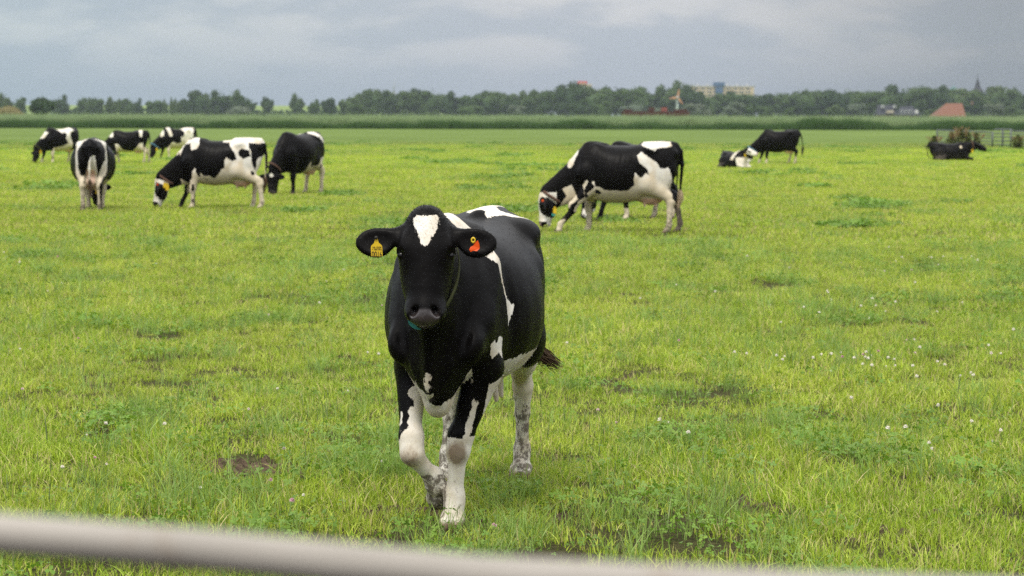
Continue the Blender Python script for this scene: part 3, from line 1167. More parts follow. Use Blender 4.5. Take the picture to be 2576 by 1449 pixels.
def build_cow(spec):
    """one cow: root empty > body, eyes, tail switch, ear tags, collar"""
    p = spec
    root = empty('cow', rz=p['rot'], s=p.get('scale', 1.0))
    tag(root, p['label'], 'cow', p.get('group'))
    a = p['anchor']        # photo px, py of a point on the ground, and the same point in the cow's frame
    g = ground(a[0], a[1])
    loc = Matrix.Rotation(p['rot'], 3, 'Z') @ Vector((a[2], a[3], 0)) * p.get('scale', 1.0)
    root.location = (g.x - loc.x, g.y - loc.y, 0)
    V, F, hl, hp = cow_mesh(p, p.get('voxel', .016))
    x, y, z = V[:, 0], V[:, 1], V[:, 2]
    ha, hb, hc = hl[:, 0], hl[:, 1], hl[:, 2]
    ishead = (ha > -.02) & (ha < .60) & (hb > -.26) & (hb < .10) & (np.abs(hc) < .36) & ((x > .75))
    ear = ishead & (np.abs(hc) > .145)
    coat = p['coat'](x, y, z, ha, hb, hc, ishead)
    legz = np.clip((.62 - z) / .4, 0, 1)
    if p.get('lying'):
        legz = legz * 0
    mud = np.clip((.50 - z) / .40, 0, 1) * p.get('mud', .5)
    mud = np.where((x < -.2), mud, mud * .35)
    for fn in p.get('mud_extra', []):
        mud = np.maximum(mud, fn(x, y, z))
    horn = ((z < .055) & (not p.get('lying', False))).astype(float) * np.clip((.06 - z) / .02, 0, 1)
    low = np.clip((.95 - z) / .3, 0, 1) * (0.25 if p.get('clean') else 1.0) * ~ishead
    if not p.get('lying'):
        inud = (x > -.68) & (x < -.15) & (np.abs(y) < .155) & (z < .66)
        ell = np.sqrt(((x + .43) / .20) ** 2 + (y / .15) ** 2 + ((z - .57) / .15) ** 2)
        pink = np.clip((1.25 - ell) / .25, 0, 1) * inud * p.get('pink', 1.0)
        pink = np.maximum(pink, ((x < -.6) & (x > -.86) & (np.abs(y) < .08) & (z < .84) & (z > .4)) * .8 * p.get('pink_rear', 0.6))
        coat = np.where(inud & (z < .60), np.maximum(coat, .05), coat)
    else:
        pink = x * 0
    muz = np.clip((ha - .468) / .010, 0, 1) * np.clip((.062 - np.abs(hc)) / .012 + .5, 0, 1) * (hb > -.092) * ishead * (hb < .05)
    muz = np.maximum(muz, np.clip((ha - .515) / .01, 0, 1) * ishead * (hb > -.09))
    knee = np.zeros_like(x)
    for (kx, ky, kz, kr) in p.get('knees', []):
        knee = np.maximum(knee, np.clip(1.3 - np.sqrt((x - kx) ** 2 + (y - ky) ** 2 + ((z - kz) * .8) ** 2) / kr, 0, 1))
    at = dict(coat=coat, pink=pink, mud=mud, horn=horn, low=low, muzzle=muz, knee=knee, pinknose=np.full(len(x), p.get('pinknose', 0.0)))
    link('body', mesh_np('cow_body', V, F, (M_cow,), True, at), root)
    # eyes
    for s in (-1, 1):
        import bmesh
        bm = bmesh.new()
        bmesh.ops.create_uvsphere(bm, u_segments=16, v_segments=10, radius=.0185 * p.get('head_scale', 1))
        me = bpy.data.meshes.new('eye'); bm.to_mesh(me); bm.free()
        me.materials.append(M_eye)
        me.polygons.foreach_set('use_smooth', [True] * len(me.polygons))
        link('eye', me, root, tuple(hp(.222, -.056, s * .108)))
    if 'tuft' in p:
        tuft(root, p['tuft'][0], p['tuft'][1], p['tuft'][2], p['tuft'][3], width=p['tuft'][4])
    return root, hp, p


def side_coat(W, B, mp, base=-.3, head=None, extra=None):
    """white/black polygons drawn on the animal's side, mapped to its own length and height"""
    cx, sx, cz, sz_, sgn = mp
    cv = lambda poly: [(-.87 + sgn * (cx - a) / sx, (cz - b) / sz_) for a, b in poly]
    def fn(x, y, z, ha, hb, hc, ishead):
        d = np.full(x.shape, base)
        for kind, poly in W:
            s = poly_sd(x, z, cv(poly))
            d = np.maximum(d, s) if kind == 'W' else np.minimum(d, -s)
        if head:
            d = np.where(ishead, head(ha, hb, hc), d)
        if extra:
            d = extra(d, x, y, z)
        return d
    return fn


GRAZE = dict(poll=(1.30, 0, .60), face=(.16, 0, -.98), front=(1, 0, .1),
             neck=[((.48, 0, 1.25), (1.20, 0, .68), .17, .11, .60),
                   ((.60, 0, 1.02), (1.22, 0, .56), .22, .12, .55),
                   ((.68, 0, .74), (1.22, 0, .46), .20, .10, .52)], deep=.055, legk=1.22)
GL = dict(GRAZE)      # grazing, head straight ahead


def graze(**kw):
    d = dict(GRAZE)
    d.update(kw)
    return d


# --- the front cow ---------------------------------------------------------------
def face_blaze(ha, hb, hc):
    pts = [(.062, -.055), (.050, -.030), (.052, -.010), (.048, .015), (.046, .048), (.085, .058), (.115, .050), (.150, .034), (.180, .014), (.196, -.002),
           (.186, -.016), (.150, -.030), (.110, -.048), (.085, -.060)]
    return np.where(hb > -.10, poly_sd(ha, hc, pts), -.3)


PATCH3D = [   # outlines on the hide in the cow's frame: points, white or black, reach through the plane
    ([(.585, -.01, 1.47), (.66, .03, 1.46), (.68, .06, 1.433), (.645, .10, 1.40), (.625, .14, 1.36), (.59, .185, 1.30), (.56, .205, 1.265), (.524, .225, 1.231), (.516, .241, 1.19), (.498, .256, 1.148),
      (.488, .267, 1.105), (.472, .276, 1.077), (.483, .276, 1.048), (.475, .284, 1.015), (.455, .289, .955), (.395, .30, 1.01), (.39, .296, 1.05), (.434, .286, 1.07),
      (.462, .276, 1.091), (.471, .266, 1.132), (.473, .251, 1.187), (.469, .236, 1.233), (.463, .221, 1.269), (.50, .17, 1.34), (.545, .11, 1.41), (.545, .055, 1.456), (.53, .0, 1.47)], 'W', .2),
    ([(-.30, -.05, 1.44), (-.50, -.11, 1.45), (-.70, -.10, 1.45), (-.86, -.03, 1.44), (-.80, .03, 1.47), (-.571, .03, 1.462), (-.45, .075, 1.447), (-.46, .20, 1.41), (-.43, .26, 1.38), (-.40, .20, 1.41), (-.36, .11, 1.43), (-.30, .075, 1.422), (-.245, .05, 1.427), (-.29, .02, 1.44)], 'W', .12),
    ([(.655, .236, .876), (.629, .242, .900), (.60, .245, .880), (.575, .249, .913), (.51, .266, .893), (.50, .262, .848), (.53, .250, .812), (.575, .245, .845), (.62, .236, .812)], 'W', .1),
    ([(.60, .20, .70), (.518, .238, .735), (.412, .266, .765), (.30, .315, .782), (.18, .35, .800), (.0, .36, .80), (-.2, .34, .79), (-.2, .30, .60), (.55, .15, .55)], 'W', .2),
    ([(.886, -.012, .791), (.870, .012, .76), (.866, -.004, .735), (.866, .004, .715), (.859, -.009, .69), (.863, -.026, .726), (.872, -.018, .76)], 'W', .12),
    ([(.848, -.040, .675), (.854, -.013, .685), (.837, -.014, .642), (.815, .0, .615), (.803, .034, .608), (.779, .066, .624), (.74, .10, .645), (.72, .12, .67), (.70, .135, .69), (.727, .150, .735), (.714, .168, .765),
      (.66, .178, .72), (.645, .160, .68), (.66, .145, .655), (.70, .125, .645), (.66, .10, .61), (.66, .08, .55), (.723, .03, .53), (.80, -.03, .56), (.82, -.05, .62)], 'W', .22),
    ([(.612, .148, .62), (.600, .160, .60), (.595, .150, .53), (.607, .130, .459), (.614, .11, .40), (.62, .085, .40), (.61, .108, .487), (.605, .128, .552)], 'W', .07),
    ([(.70, -.19, .420), (.70, -.17, .470), (.70, -.15, .483), (.67, -.150, .56), (.66, -.128, .585), (.70, -.125, .56), (.72, -.115, .60), (.70, -.11, .64), (.72, -.098, .68), (.80, -.086, .73), (.78, -.05, .66), (.72, -.03, .60), (.65, -.03, .46), (.65, -.06, .38)], 'W', .16),
    ([(.70, -.130, .735), (.72, -.112, .70), (.66, -.120, .672), (.70, -.120, .64), (.66, -.142, .622), (.66, -.150, .66), (.67, -.165, .69), (.69, -.155, .73)], 'W', .12),
    ([(.65, -.196, .565), (.66, -.180, .560), (.67, -.172, .507), (.65, -.192, .50)], 'W', .08)]


def front_coat(x, y, z, ha, hb, hc, ishead):
    d = np.full(x.shape, -.3)
    P = np.stack([x, y, z], 1)
    for pts, kind, reach in PATCH3D:
        q = np.array(pts, float)
        c = q.mean(0)
        u, s_, vt = np.linalg.svd(q - c)
        l = (P - c) @ vt.T
        ql = (q - c) @ vt.T
        s = poly_sd(l[:, 0], l[:, 1], ql[:, :2])
        s = np.where(np.abs(l[:, 2]) < reach, s, -.3)
        d = np.maximum(d, s) if kind == 'W' else np.minimum(d, -s)
    # lower legs and belly are white
    hind = (x < -.30)
    d = np.where(hind, np.maximum(d, (.66 - z)), d)
    d = np.maximum(d, np.where((x > -.5) & (x < .3), .66 - z, -.3))
    fr = (x > .40) & ~ishead
    d = np.where(fr & (z < .50), np.maximum(d, np.where(y > 0, .44, .425) - z), d)
    d = np.where(ishead, face_blaze(ha, hb, hc), d)
    return d


FRONT = dict(
    label='nearest black cow with a white forehead blaze walking towards the gate', rot=R(-100), anchor=(1135, 1335, .590, .037), voxel=.0075,
    bulk=.94, hook=.92, poll=(1.06, .020, 1.535), face=(.24, .04, -.97), front=(.985, .174, .25), head_scale=1.0, ear_scale=1.06, shw=.17, clean=True,
    neck=[((.48, 0, 1.30), (.98, .03, 1.38), .13, .095, .62), ((.58, 0, 1.10), (1.0, .03, 1.30), .20, .11, .62),
          ((.70, 0, .92), (1.03, .03, 1.16), .17, .09, .62), ((.72, 0, .80), (.70, 0, .64), .15, .10, .7)],
    chains=[((.60, -.14, .98), (.52, -.165, .76), .12, .095, .75), ((.52, -.165, .76), (.635, -.145, .46), .092, .056, .85),
            ((.65, -.137, .44), (.668, -.132, .37), .060, .056, 1), ((.66, -.13, .36), (.545, -.055, .235), .045, .036, 1),
            ((.545, -.055, .245), (.53, -.05, .205), .048, .047, 1), ((.53, -.05, .20), (.47, -.052, .135), .038, .040, 1),
            ((.475, -.072, .135), (.425, -.080, .085), .034, .024, 1), ((.475, -.035, .135), (.425, -.028, .085), .034, .024, 1),
            ((.60, .15, .98), (.52, .18, .76), .12, .10, .80), ((.52, .18, .76), (.555, .085, .46), .10, .058, .9),
            ((.56, .075, .445), (.565, .066, .375), .061, .057, 1), ((.565, .064, .37), (.548, .045, .15), .044, .035, 1),
            ((.548, .045, .155), (.55, .044, .12), .048, .046, 1), ((.55, .044, .12), (.585, .042, .07), .040, .042, 1)],
    feet=[(.595, .042)], detail=True, deep=-.09, udder_size=.8, udder_up=.07, pink=.3, rib=.0, smooth=6,
    hooves={'LH': (-.93, .10), 'RH': (-.66, -.245)},
    knees=[(.69, -.135, .36, .055), (.62, .07, .36, .062)], mud=.42,
    mud_extra=[lambda x, y, z: ((x > .42) & (x < .62) & (y < .01) & (z < .26)) * .55, lambda x, y, z: ((x < -.5)) * np.clip((.50 - z) / .16, 0, 1) * .50],
    bounds=((-1.2, -.62, -.03), (1.42, .66, 1.62)),
    tail=[(-.895, 0, 1.33), (-.96, -.02, 1.12), (-1.0, -.03, .92), (-.99, .0, .78), (-.98, .08, .71)],
    tuft=([(-.98, .07, .715), (-.98, .14, .69), (-.97, .22, .655), (-.96, .30, .61)], M_tuft, 260, .034, .0035),
    coat=front_coat)
root_f, hp_f, _ = build_cow(FRONT)


def coat_hair():
    """short coat hair of the nearest cow: curly poll, fringed ears, and a thin pelt elsewhere"""
    body = [c for c in root_f.children if c.name.startswith('body')][0]
    me = body.data
    n = len(me.vertices)
    co = np.empty(n * 3, np.float32); me.vertices.foreach_get('co', co); co = co.reshape(-1, 3)
    no = np.empty(n * 3, np.float32); me.vertices.foreach_get('normal', no); no = no.reshape(-1, 3)
    ca = np.empty(n, np.float32); me.attributes['coat'].data.foreach_get('value', ca)
    g = np.random.default_rng(8)
    po = np.array(FRONT['poll'])
    r = np.linalg.norm(co - po, axis=1)
    dpoll = r < .17
    hy = co[:, 1] - po[1]
    ear = (r < .42) & (np.abs(hy) > .15) & (co[:, 0] > .9) & (co[:, 2] > 1.25)
    body_ = (co[:, 2] > .5) & ~dpoll & ~ear
    muz = co[:, 2] < 1.09
    prob = np.where(dpoll, .55, np.where(ear, .45, np.where(body_, .10, 0)))
    prob = np.where((co[:, 0] > .98) & muz & (co[:, 2] > .9), 0, prob)
    pick = np.nonzero(g.random(n) < prob)[0]
    flow = np.array([-.55, 0, -.8])
    V, F, A = [], [], []
    for i in pick:
        L = g.uniform(.006, .014) if dpoll[i] else g.uniform(.005, .012) if ear[i] else g.uniform(.005, .010)
        d = no[i] * (.75 if (dpoll[i] or ear[i]) else .32) + flow * .55 + g.normal(0, .28, 3)
        d /= np.linalg.norm(d) + 1e-6
        sd = np.cross(d, no[i] + g.normal(0, .3, 3)); sd = sd / (np.linalg.norm(sd) + 1e-6) * .0014
        p0 = co[i] - no[i] * .001
        b0 = len(V)
        V += [p0 - sd, p0 + sd, p0 + d * L + no[i] * .0]
        F.append((b0, b0 + 1, b0 + 2)); A += [ca[i]] * 3
    z0 = np.zeros(len(V))
    link('coat_hair', mesh_np('coat_hair', np.array(V), np.array(F), (M_cow,), True,
                              dict(coat=A, pink=z0, mud=z0, horn=z0, low=z0, muzzle=z0, knee=z0, pinknose=z0)), root_f)


coat_hair()


def ear_tags_front():
    # bottle shaped yellow tag in the cow's right ear, facing the camera
    c = hp_f(.168, -.035, -.215)
    ax = Vector((.995, .105, 0))              # towards the viewer
    lf = Vector((-.105, .995, 0))             # the cow's left
    up = Vector((0, 0, 1))
    ol = [(-.008, .058), (.008, .060), (.012, .045), (.016, .030), (.036, .014), (.040, 0), (.042, -.060), (-.034, -.060), (-.036, 0), (-.034, .010), (-.014, .028), (-.010, .045)]
    V, F = [], []
    for dx in (0, .003):
        V += [tuple(Vector(c) + ax * (dx + .02) + lf * (u * .66) + up * (v * .66 - .02)) for u, v in ol]
    n = len(ol)
    F = [tuple(range(n - 1, -1, -1)), tuple(range(n, 2 * n))] + [(i, (i + 1) % n, n + (i + 1) % n, n + i) for i in range(n)]
    tg = link('ear_tag', mesh_np('ear_tag', V, F, (M_ytag,), False), root_f)
    tg['label'] = 'yellow bottle shaped ear tag with black printed number'
    o0 = Vector(c) + ax * .0245 + up * (-.02)
    def text(s, size, v, sxx):
        cu = bpy.data.curves.new('print', 'FONT')
        cu.body = s; cu.size = size; cu.align_x = 'CENTER'; cu.extrude = .0004
        ob = bpy.data.objects.new('tag_number', cu)
        C.objects.link(ob)
        dg = bpy.context.evaluated_depsgraph_get()
        me = bpy.data.meshes.new_from_object(ob.evaluated_get(dg))
        bpy.data.objects.remove(ob)
        co = np.empty(len(me.vertices) * 3); me.vertices.foreach_get('co', co); co = co.reshape(-1, 3)
        W = np.array([list(o0 + lf * (q[0] * sxx + .003) + up * (q[1] + v) + ax * q[2]) for q in co])
        me.vertices.foreach_set('co', W.astype(np.float32).ravel())
        me.materials.clear(); me.materials.append(M_ink)
        link('tag_number', me, tg)
    text('0016', .037, -.043, .62)
    text('NL 5338', .010, -.003, 1.1)
    text('7 5268 3016', .0085, -.0115, 1.0)
    mb = MB(); q = Vector(c) + ax * .026 + up * .022 + lf * -.001
    mb.tube([tuple(q - ax * .01), tuple(q + ax * .004)], .0075, 12)
    mb.build('tag_stud', M_ink, tg, True)
    # orange tag with a yellow button in the left ear
    c2 = Vector(hp_f(.166, -.038, .214))
    b0 = c2 + ax * .018
    def ring(cn, r, th, mat, nm, par):
        V, F = [], []
        S, K = 22, 8
        for i in range(S):
            a = 2 * math.pi * i / S
            dr = lf * math.cos(a) * .8 + up * math.sin(a)
            for k in range(K):
                b = 2 * math.pi * k / K
                V.append(tuple(cn + dr * (r + th * math.cos(b)) + ax * th * math.sin(b)))
        for i in range(S):
            for k in range(K):
                F.append((i * K + k, i * K + (k + 1) % K, ((i + 1) % S) * K + (k + 1) % K, ((i + 1) % S) * K + k))
        return link(nm, mesh_np(nm, V, F, (mat,), True), par)
    ol = [(.004, -.004), (.016, .006), (.022, -.012), (.024, -.030), (.012, -.042), (-.002, -.040), (-.016, -.046), (-.022, -.036), (-.016, -.024), (-.004, -.018)]
    V = []
    for dx in (-.002, .008):
        V += [tuple(b0 + ax * (dx + .004 * math.sin(u * 120)) + lf * u + up * (v + .006)) for u, v in ol]
    n = len(ol)
    F = [tuple(range(n - 1, -1, -1)), tuple(range(n, 2 * n))] + [(i, (i + 1) % n, n + (i + 1) % n, n + i) for i in range(n)]
    og = link('ear_tag', mesh_np('orange_ear_tag', V, F, (M_otag,), False), root_f)
    og['label'] = 'folded orange ear tag with a yellow ring button'
    ring(b0 + ax * .008 + up * .012 - lf * .004, .0095, .0042, M_ytag, 'ring_button', og)


ear_tags_front()


def front_collar():
    # dark collar webbing with a teal tag hanging below the jaw
    st = ring_strap('collar', (.93, .02, 1.22), (.80, .05, .60), .235, .116, (-.55, 0, .8), .030, .006, M_strapd, root_f)
    st['label'] = 'dark olive neck collar strap'
    V, F = [], []
    n = 20
    c = Vector((1.07, -.02, 1.012))
    lf = Vector((-.105, .995, 0)); up = Vector((0, 0, 1)); ax = Vector((.989, .148, 0))
    for dx in (0, .02):
        for i in range(n):
            a = 2 * math.pi * i / n
            u, v = math.cos(a) * .040, (math.sin(a) * .030 if math.sin(a) < 0 else math.sin(a) * .004)
            V.append(tuple(c + ax * dx + lf * (u * .92 + v * .25) + up * (v * .9 - u * .35)))
    F = [tuple(range(n - 1, -1, -1)), tuple(range(n, 2 * n))] + [(i, (i + 1) % n, n + (i + 1) % n, n + i) for i in range(n)]
    tg = link('collar_tag', mesh_np('collar_tag', V, F, (M_teal,), False), st)
    tg['label'] = 'round teal plastic collar tag'


front_collar()


# --- grazing cows, drawn in zoomed photo coordinates ------------------------------
def hd_black(ha, hb, hc):
    return np.full(ha.shape, -.3)


def hd_white(ha, hb, hc):
    return np.where(np.abs(hc) > .13, -.2, .1)


def hd_star(ha, hb, hc):
    return np.where(hb > -.08, .045 - np.sqrt((ha - .13) ** 2 + hc ** 2), -.3)


def hd_eyes(ha, hb, hc):
    """white face with dark patches over eyes, ears and nose"""
    e = np.sqrt(((ha - .22 + .4 * (hb + .1)) / .15) ** 2 + ((np.abs(hc) - .11) / .075) ** 2) - 1
    d = np.minimum(e * .08, .1)
    d = np.where(np.abs(hc) > .12, -.1, d)
    return np.where((ha > .45) & (hb > -.10), -.05, d)


E_W = [('W', [(515, 520), (560, 450), (620, 390), (700, 340), (745, 340), (720, 385), (660, 400), (640, 440), (600, 530), (590, 490), (570, 530)]),
       ('W', [(730, 330), (830, 320), (840, 400), (815, 445), (735, 470)]),
       ('W', [(1085, 300), (1600, 290), (1620, 1200), (1350, 1200), (1390, 880), (1230, 960), (1100, 990), (770, 990), (775, 1200), (690, 1200), (700, 990),
              (620, 990), (605, 810), (700, 860), (750, 800), (755, 720), (790, 680), (810, 760), (850, 780), (850, 720), (890, 770), (970, 770), (1010, 805),
              (1080, 740), (1110, 690), (1140, 680), (1145, 580), (1170, 550), (1230, 600), (1280, 570), (1260, 500), (1220, 440), (1190, 370), (1120, 375)]),
       ('B', [(1300, 480), (1340, 445), (1440, 470), (1440, 540), (1360, 565), (1310, 530)]),
       ('B', [(1420, 375), (1540, 390), (1640, 370), (1640, 500), (1530, 560), (1500, 700), (1490, 690), (1460, 600), (1450, 480), (1430, 430)]),
       ('B', [(1440, 710), (1480, 720), (1490, 770), (1455, 760)]), ('B', [(745, 870), (785, 870), (775, 960), (740, 950)]), ('B', [(740, 1050), (765, 1045), (765, 1090), (745, 1090)]),
       ('B', [(870, 780), (890, 790), (940, 815), (920, 825)])]
build_cow(graze(
    label='black and white cow grazing left with white shoulder and rump, yellow tagged collar', group='holstein cows grazing in the pasture',
    rot=R(181), anchor=(480, 526.5, .60, .17), voxel=.014, bulk=1.0, hooves={'LF': (.60, .17), 'RF': (.86, -.16), 'LH': (-.80, .17), 'RH': (-.60, -.18)},
    tuft=([(-.905, .02, .66), (-.90, .02, .50), (-.89, .02, .34)], M_tuft, 60, .035, .006), mud=.35, ear_droop=.5,
    coat=side_coat(E_W, None, (1585, 583, 1170, 583, 1), -.3, hd_eyes, lambda d, x, y, z: np.where((y < -.1) & (x > .7) & (z < .5), -.02, d))))

G_W = [('W', [(640, 560), (690, 430), (800, 330), (915, 280), (900, 390), (870, 440), (850, 500), (810, 555), (780, 540), (785, 470), (760, 440), (735, 450), (740, 480), (690, 520)]),
       ('W', [(1630, 285), (1700, 200), (1960, 200), (1990, 295), (1870, 310), (1800, 325), (1790, 355), (1720, 325)]),
       ('W', [(1575, 400), (1625, 360), (1680, 400), (1800, 480), (1850, 550), (1900, 555), (1940, 535), (1960, 590), (1985, 650), (1990, 900), (2090, 1000), (2090, 1330),
              (1850, 1330), (1860, 1000), (1820, 960), (1640, 960), (1450, 960), (1250, 960), (1070, 960), (1070, 1320), (950, 1320), (960, 1040), (840, 1060), (900, 940),
              (985, 880), (1000, 840), (1090, 770), (1060, 710), (1080, 700), (1100, 760), (1150, 760), (1200, 800), (1400, 810), (1480, 800), (1550, 740), (1535, 680), (1560, 600),
              (1610, 660), (1640, 650), (1670, 600), (1720, 630), (1700, 570), (1600, 480)]),
       ('B', [(1090, 800), (1120, 795), (1170, 830), (1150, 850), (1100, 835)]), ('B', [(985, 860), (1020, 860), (1020, 890), (990, 890)]),
       ('W', [(725, 790), (830, 740), (840, 770), (860, 810), (905, 910), (820, 960), (800, 1020), (690, 1000), (770, 870)]),
       ('B', [(660, 1010), (800, 1010), (790, 1100), (740, 1160), (640, 1140)]), ('W', [(640, 1160), (760, 1140), (720, 1340), (560, 1340)]),
       ('W', [(960, 740), (1000, 680), (1010, 700), (970, 800), (985, 900), (975, 900)])]
build_cow(graze(
    label='large black backed cow with white belly and legs grazing right of the nearest cow', group='holstein cows grazing in the pasture',
    rot=R(180), anchor=(1402, 588, 1.06, .17), voxel=.012, bulk=1.03, scale=1.03, hooves={'LF': (1.06, .17), 'RF': (.59, -.16), 'LH': (-.66, .18), 'RH': (-.86, -.16)},
    face=(.0, 0, -1), front=(1, 0, 0), poll=(1.33, 0, .64), ear_droop=.5,
    tail=[(-.895, 0, 1.30), (-.925, 0, 1.10), (-.905, .01, .85), (-.89, .02, .62)], mud=.6, pinknose=.5,
    mud_extra=[lambda x, y, z: ((y < 0) & (x < -.7) & (z < .45)) * .9],
    tuft=([(-.89, .02, .70), (-.89, .02, .55), (-.88, .03, .42)], M_tuftw, 60, .035, .006),
    coat=side_coat(G_W, None, (2075, 731, 1310, 731, 1), -.3, hd_eyes)))

# the cow hidden behind it: only back and legs show
build_cow(graze(
    label='mostly black cow hidden behind the large grazing cow', group='holstein cows grazing in the pasture',
    rot=R(180 + 38), anchor=(1572, 556, .50, .17), voxel=.018, scale=1.0, hooves={'LF': (.50, .17), 'RF': (.85, -.15), 'LH': (-.62, .18), 'RH': (-.5, -.18)},
    coat=lambda x, y, z, ha, hb, hc, ih: np.where(z < .5, np.where((x > 0) & (y > 0), .24 - z, np.where(x < 0, .42 - z, -.2)), -.3)))

# seen from behind, head down between its legs
def rear_coat(x, y, z, ha, hb, hc, ih):
    cv = lambda poly: [((945 - a) / 507, (1010 - b) / 507) for a, b in poly]
    d = np.full(x.shape, -.3)
    for poly in ([(925, 275), (800, 310), (780, 420), (775, 530), (750, 560), (760, 700), (820, 760), (850, 1010), (900, 1010), (880, 700), (890, 640), (850, 650), (820, 560), (810, 400), (880, 300)],
                 [(985, 280), (1060, 275), (1110, 340), (1110, 560), (1090, 640), (1060, 680), (1030, 760), (1040, 1010), (985, 1010), (1000, 700), (1030, 620), (1090, 480), (1085, 380), (1050, 310)],
                 [(940, 470), (900, 620), (880, 760), (1000, 760), (1010, 620), (995, 450), (970, 440)]):
        d = np.maximum(d, np.where((x < -.46) | (z < .62), poly_sd(y, z, cv(poly)), -.3))
    d = np.where((x > -.46) & (x < .55), np.maximum(d, .62 - z), d)
    return d
build_cow(graze(
    label='black and white cow seen from behind, grazing head down with its udder in view', group='holstein cows grazing in the pasture',
    rot=R(97), anchor=(230, 533, -.62, 0), voxel=.015, bulk=1.12, hooves={'LF': (.66, .13), 'RF': (.60, -.15), 'LH': (-.62, .16), 'RH': (-.64, -.17)},
    mud=.6, tuft=([(-.905, .02, .66), (-.90, .0, .5), (-.89, -.01, .30)], M_tuft, 50, .035, .006), coat=rear_coat, udder_size=1.15, pink_rear=1.0))

# black cow facing the camera to the left, head down
F_W = [('W', [(2110, 250), (2220, 240), (2290, 350), (2260, 385), (2210, 330), (2130, 305)]),
       ('W', [(2400, 470), (2400, 1010), (2140, 1010), (2180, 880), (2100, 900), (1960, 860), (1960, 640), (1980, 600), (2010, 665), (2130, 650), (2180, 580), (2240, 550)]),
       ('B', [(2185, 640), (2215, 640), (2210, 690), (2190, 690)]), ('W', [(1850, 830), (1960, 800), (1980, 1010), (1820, 1010)])]
build_cow(graze(
    label='black backed cow with white belly and hind legs grazing towards the camera', group='holstein cows grazing in the pasture',
    rot=R(180 + 62), anchor=(735, 491, .55, .17), voxel=.015, bulk=1.02, scale=1.04, hooves={'LF': (.55, .17), 'RF': (.80, -.15), 'LH': (-.62, .19), 'RH': (-.52, -.18)},
    poll=(1.20, .04, .60), face=(.10, .05, -1), front=(.88, .47, .1),
    neck=[((.48, 0, 1.25), (1.12, .02, .68), .17, .11, .62), ((.60, 0, 1.02), (1.13, .02, .58), .22, .12, .58), ((.66, 0, .74), (1.12, .02, .48), .19, .10, .55)],
    coat=side_coat(F_W, None, (2330, 372, 1000, 520, 1), -.3, hd_star)))

# the three in the far left corner
A_W = [('W', [(455, 260), (470, 210), (490, 185), (515, 195), (495, 225), (480, 250)]),
       ('W', [(590, 175), (610, 130), (720, 130), (735, 180), (695, 200), (690, 230), (710, 300), (720, 440), (520, 440), (540, 350), (620, 330), (665, 300), (640, 260), (655, 215), (640, 190), (620, 210)]),
       ('W', [(700, 430), (800, 420), (800, 510), (640, 510)]), ('W', [(430, 455), (600, 455), (600, 510), (400, 510)])]
build_cow(graze(
    label='black and white cow grazing at the far left edge with a white saddle', group='holstein cows grazing in the pasture',
    rot=R(180 + 48), anchor=(131, 411, .55, .17), voxel=.022, scale=.96, hooves={'LF': (.55, .17), 'RF': (.85, -.15), 'LH': (-.62, .19), 'RH': (-.5, -.18)},
    coat=side_coat(A_W, None, (800, 185, 503, 241, 1), -.3, hd_black)))
C_W = [('W', [(1140, 215), (1150, 190), (1185, 190), (1185, 230), (1155, 240)]), ('W', [(1430, 150), (1470, 150), (1460, 232), (1435, 232)]),
       ('W', [(1200, 300), (1225, 300), (1280, 360), (1370, 370), (1440, 290), (1470, 290), (1475, 500), (1400, 500), (1420, 420), (1330, 440), (1270, 430), (1270, 500), (1150, 500), (1150, 430), (1220, 400)]),
       ('W', [(1480, 330), (1540, 300), (1550, 510), (1470, 510)])]
build_cow(graze(
    label='black backed cow with white belly standing behind the cow seen from the rear', group='holstein cows grazing in the pasture',
    rot=R(180 + 12), anchor=(360, 411, -.62, .18), voxel=.022, scale=.90, hooves={'LF': (.66, .17), 'RF': (.45, -.15), 'LH': (-.62, .18), 'RH': (-.86, -.17)},
    coat=side_coat(C_W, None, (1525, 222, 490, 222, 1), -.3, hd_black)))
D_W = [('W', [(1785, 130), (1920, 130), (1895, 210), (1890, 300), (1960, 330), (1960, 480), (1790, 480), (1800, 420), (1700, 430), (1700, 480), (1600, 480), (1650, 350), (1690, 290), (1730, 310),
              (1770, 300), (1765, 240), (1790, 250), (1805, 200), (1780, 165)]), ('W', [(1645, 150), (1680, 150), (1690, 235), (1665, 240)]), ('W', [(1590, 245), (1600, 190), (1625, 180), (1620, 235)])]
build_cow(graze(
    label='cow with black front half and white rump grazing before the dark ditch reeds', group='holstein cows grazing in the pasture',
    rot=R(180 + 30), anchor=(423, 401, .55, .17), voxel=.022, hooves={'LF': (.55, .17), 'RF': (.82, -.15), 'LH': (-.62, .19), 'RH': (-.8, -.18)}, scale=.94,
    coat=side_coat(D_W, None, (1935, 196, 466, 215, 1), -.3, hd_black)))
# far right: black cow grazing
build_cow(graze(
    label='all black cow grazing on the far right with a long hanging tail', group='holstein cows grazing in the pasture',
    rot=R(180 + 4), anchor=(1926, 413, .60, .17), voxel=.02, scale=.95, hooves={'LF': (.60, .17), 'RF': (.86, -.15), 'LH': (-.62, .18), 'RH': (-.42, -.18)},
    tail=[(-.895, 0, 1.30), (-.97, 0, 1.10), (-1.0, .01, .85), (-1.0, .02, .62)],
    tuft=([(-1.0, .02, .75), (-1.0, .02, .6), (-1.0, .02, .38)], M_ink, 60, .035, .01), udder_size=1.05, pink_rear=1.0,
    coat=lambda x, y, z, ha, hb, hc, ih: np.where(z < .34, np.where(x > 0, .22 - z, .32 - z), -.3)))

LIE = dict(lying=True)
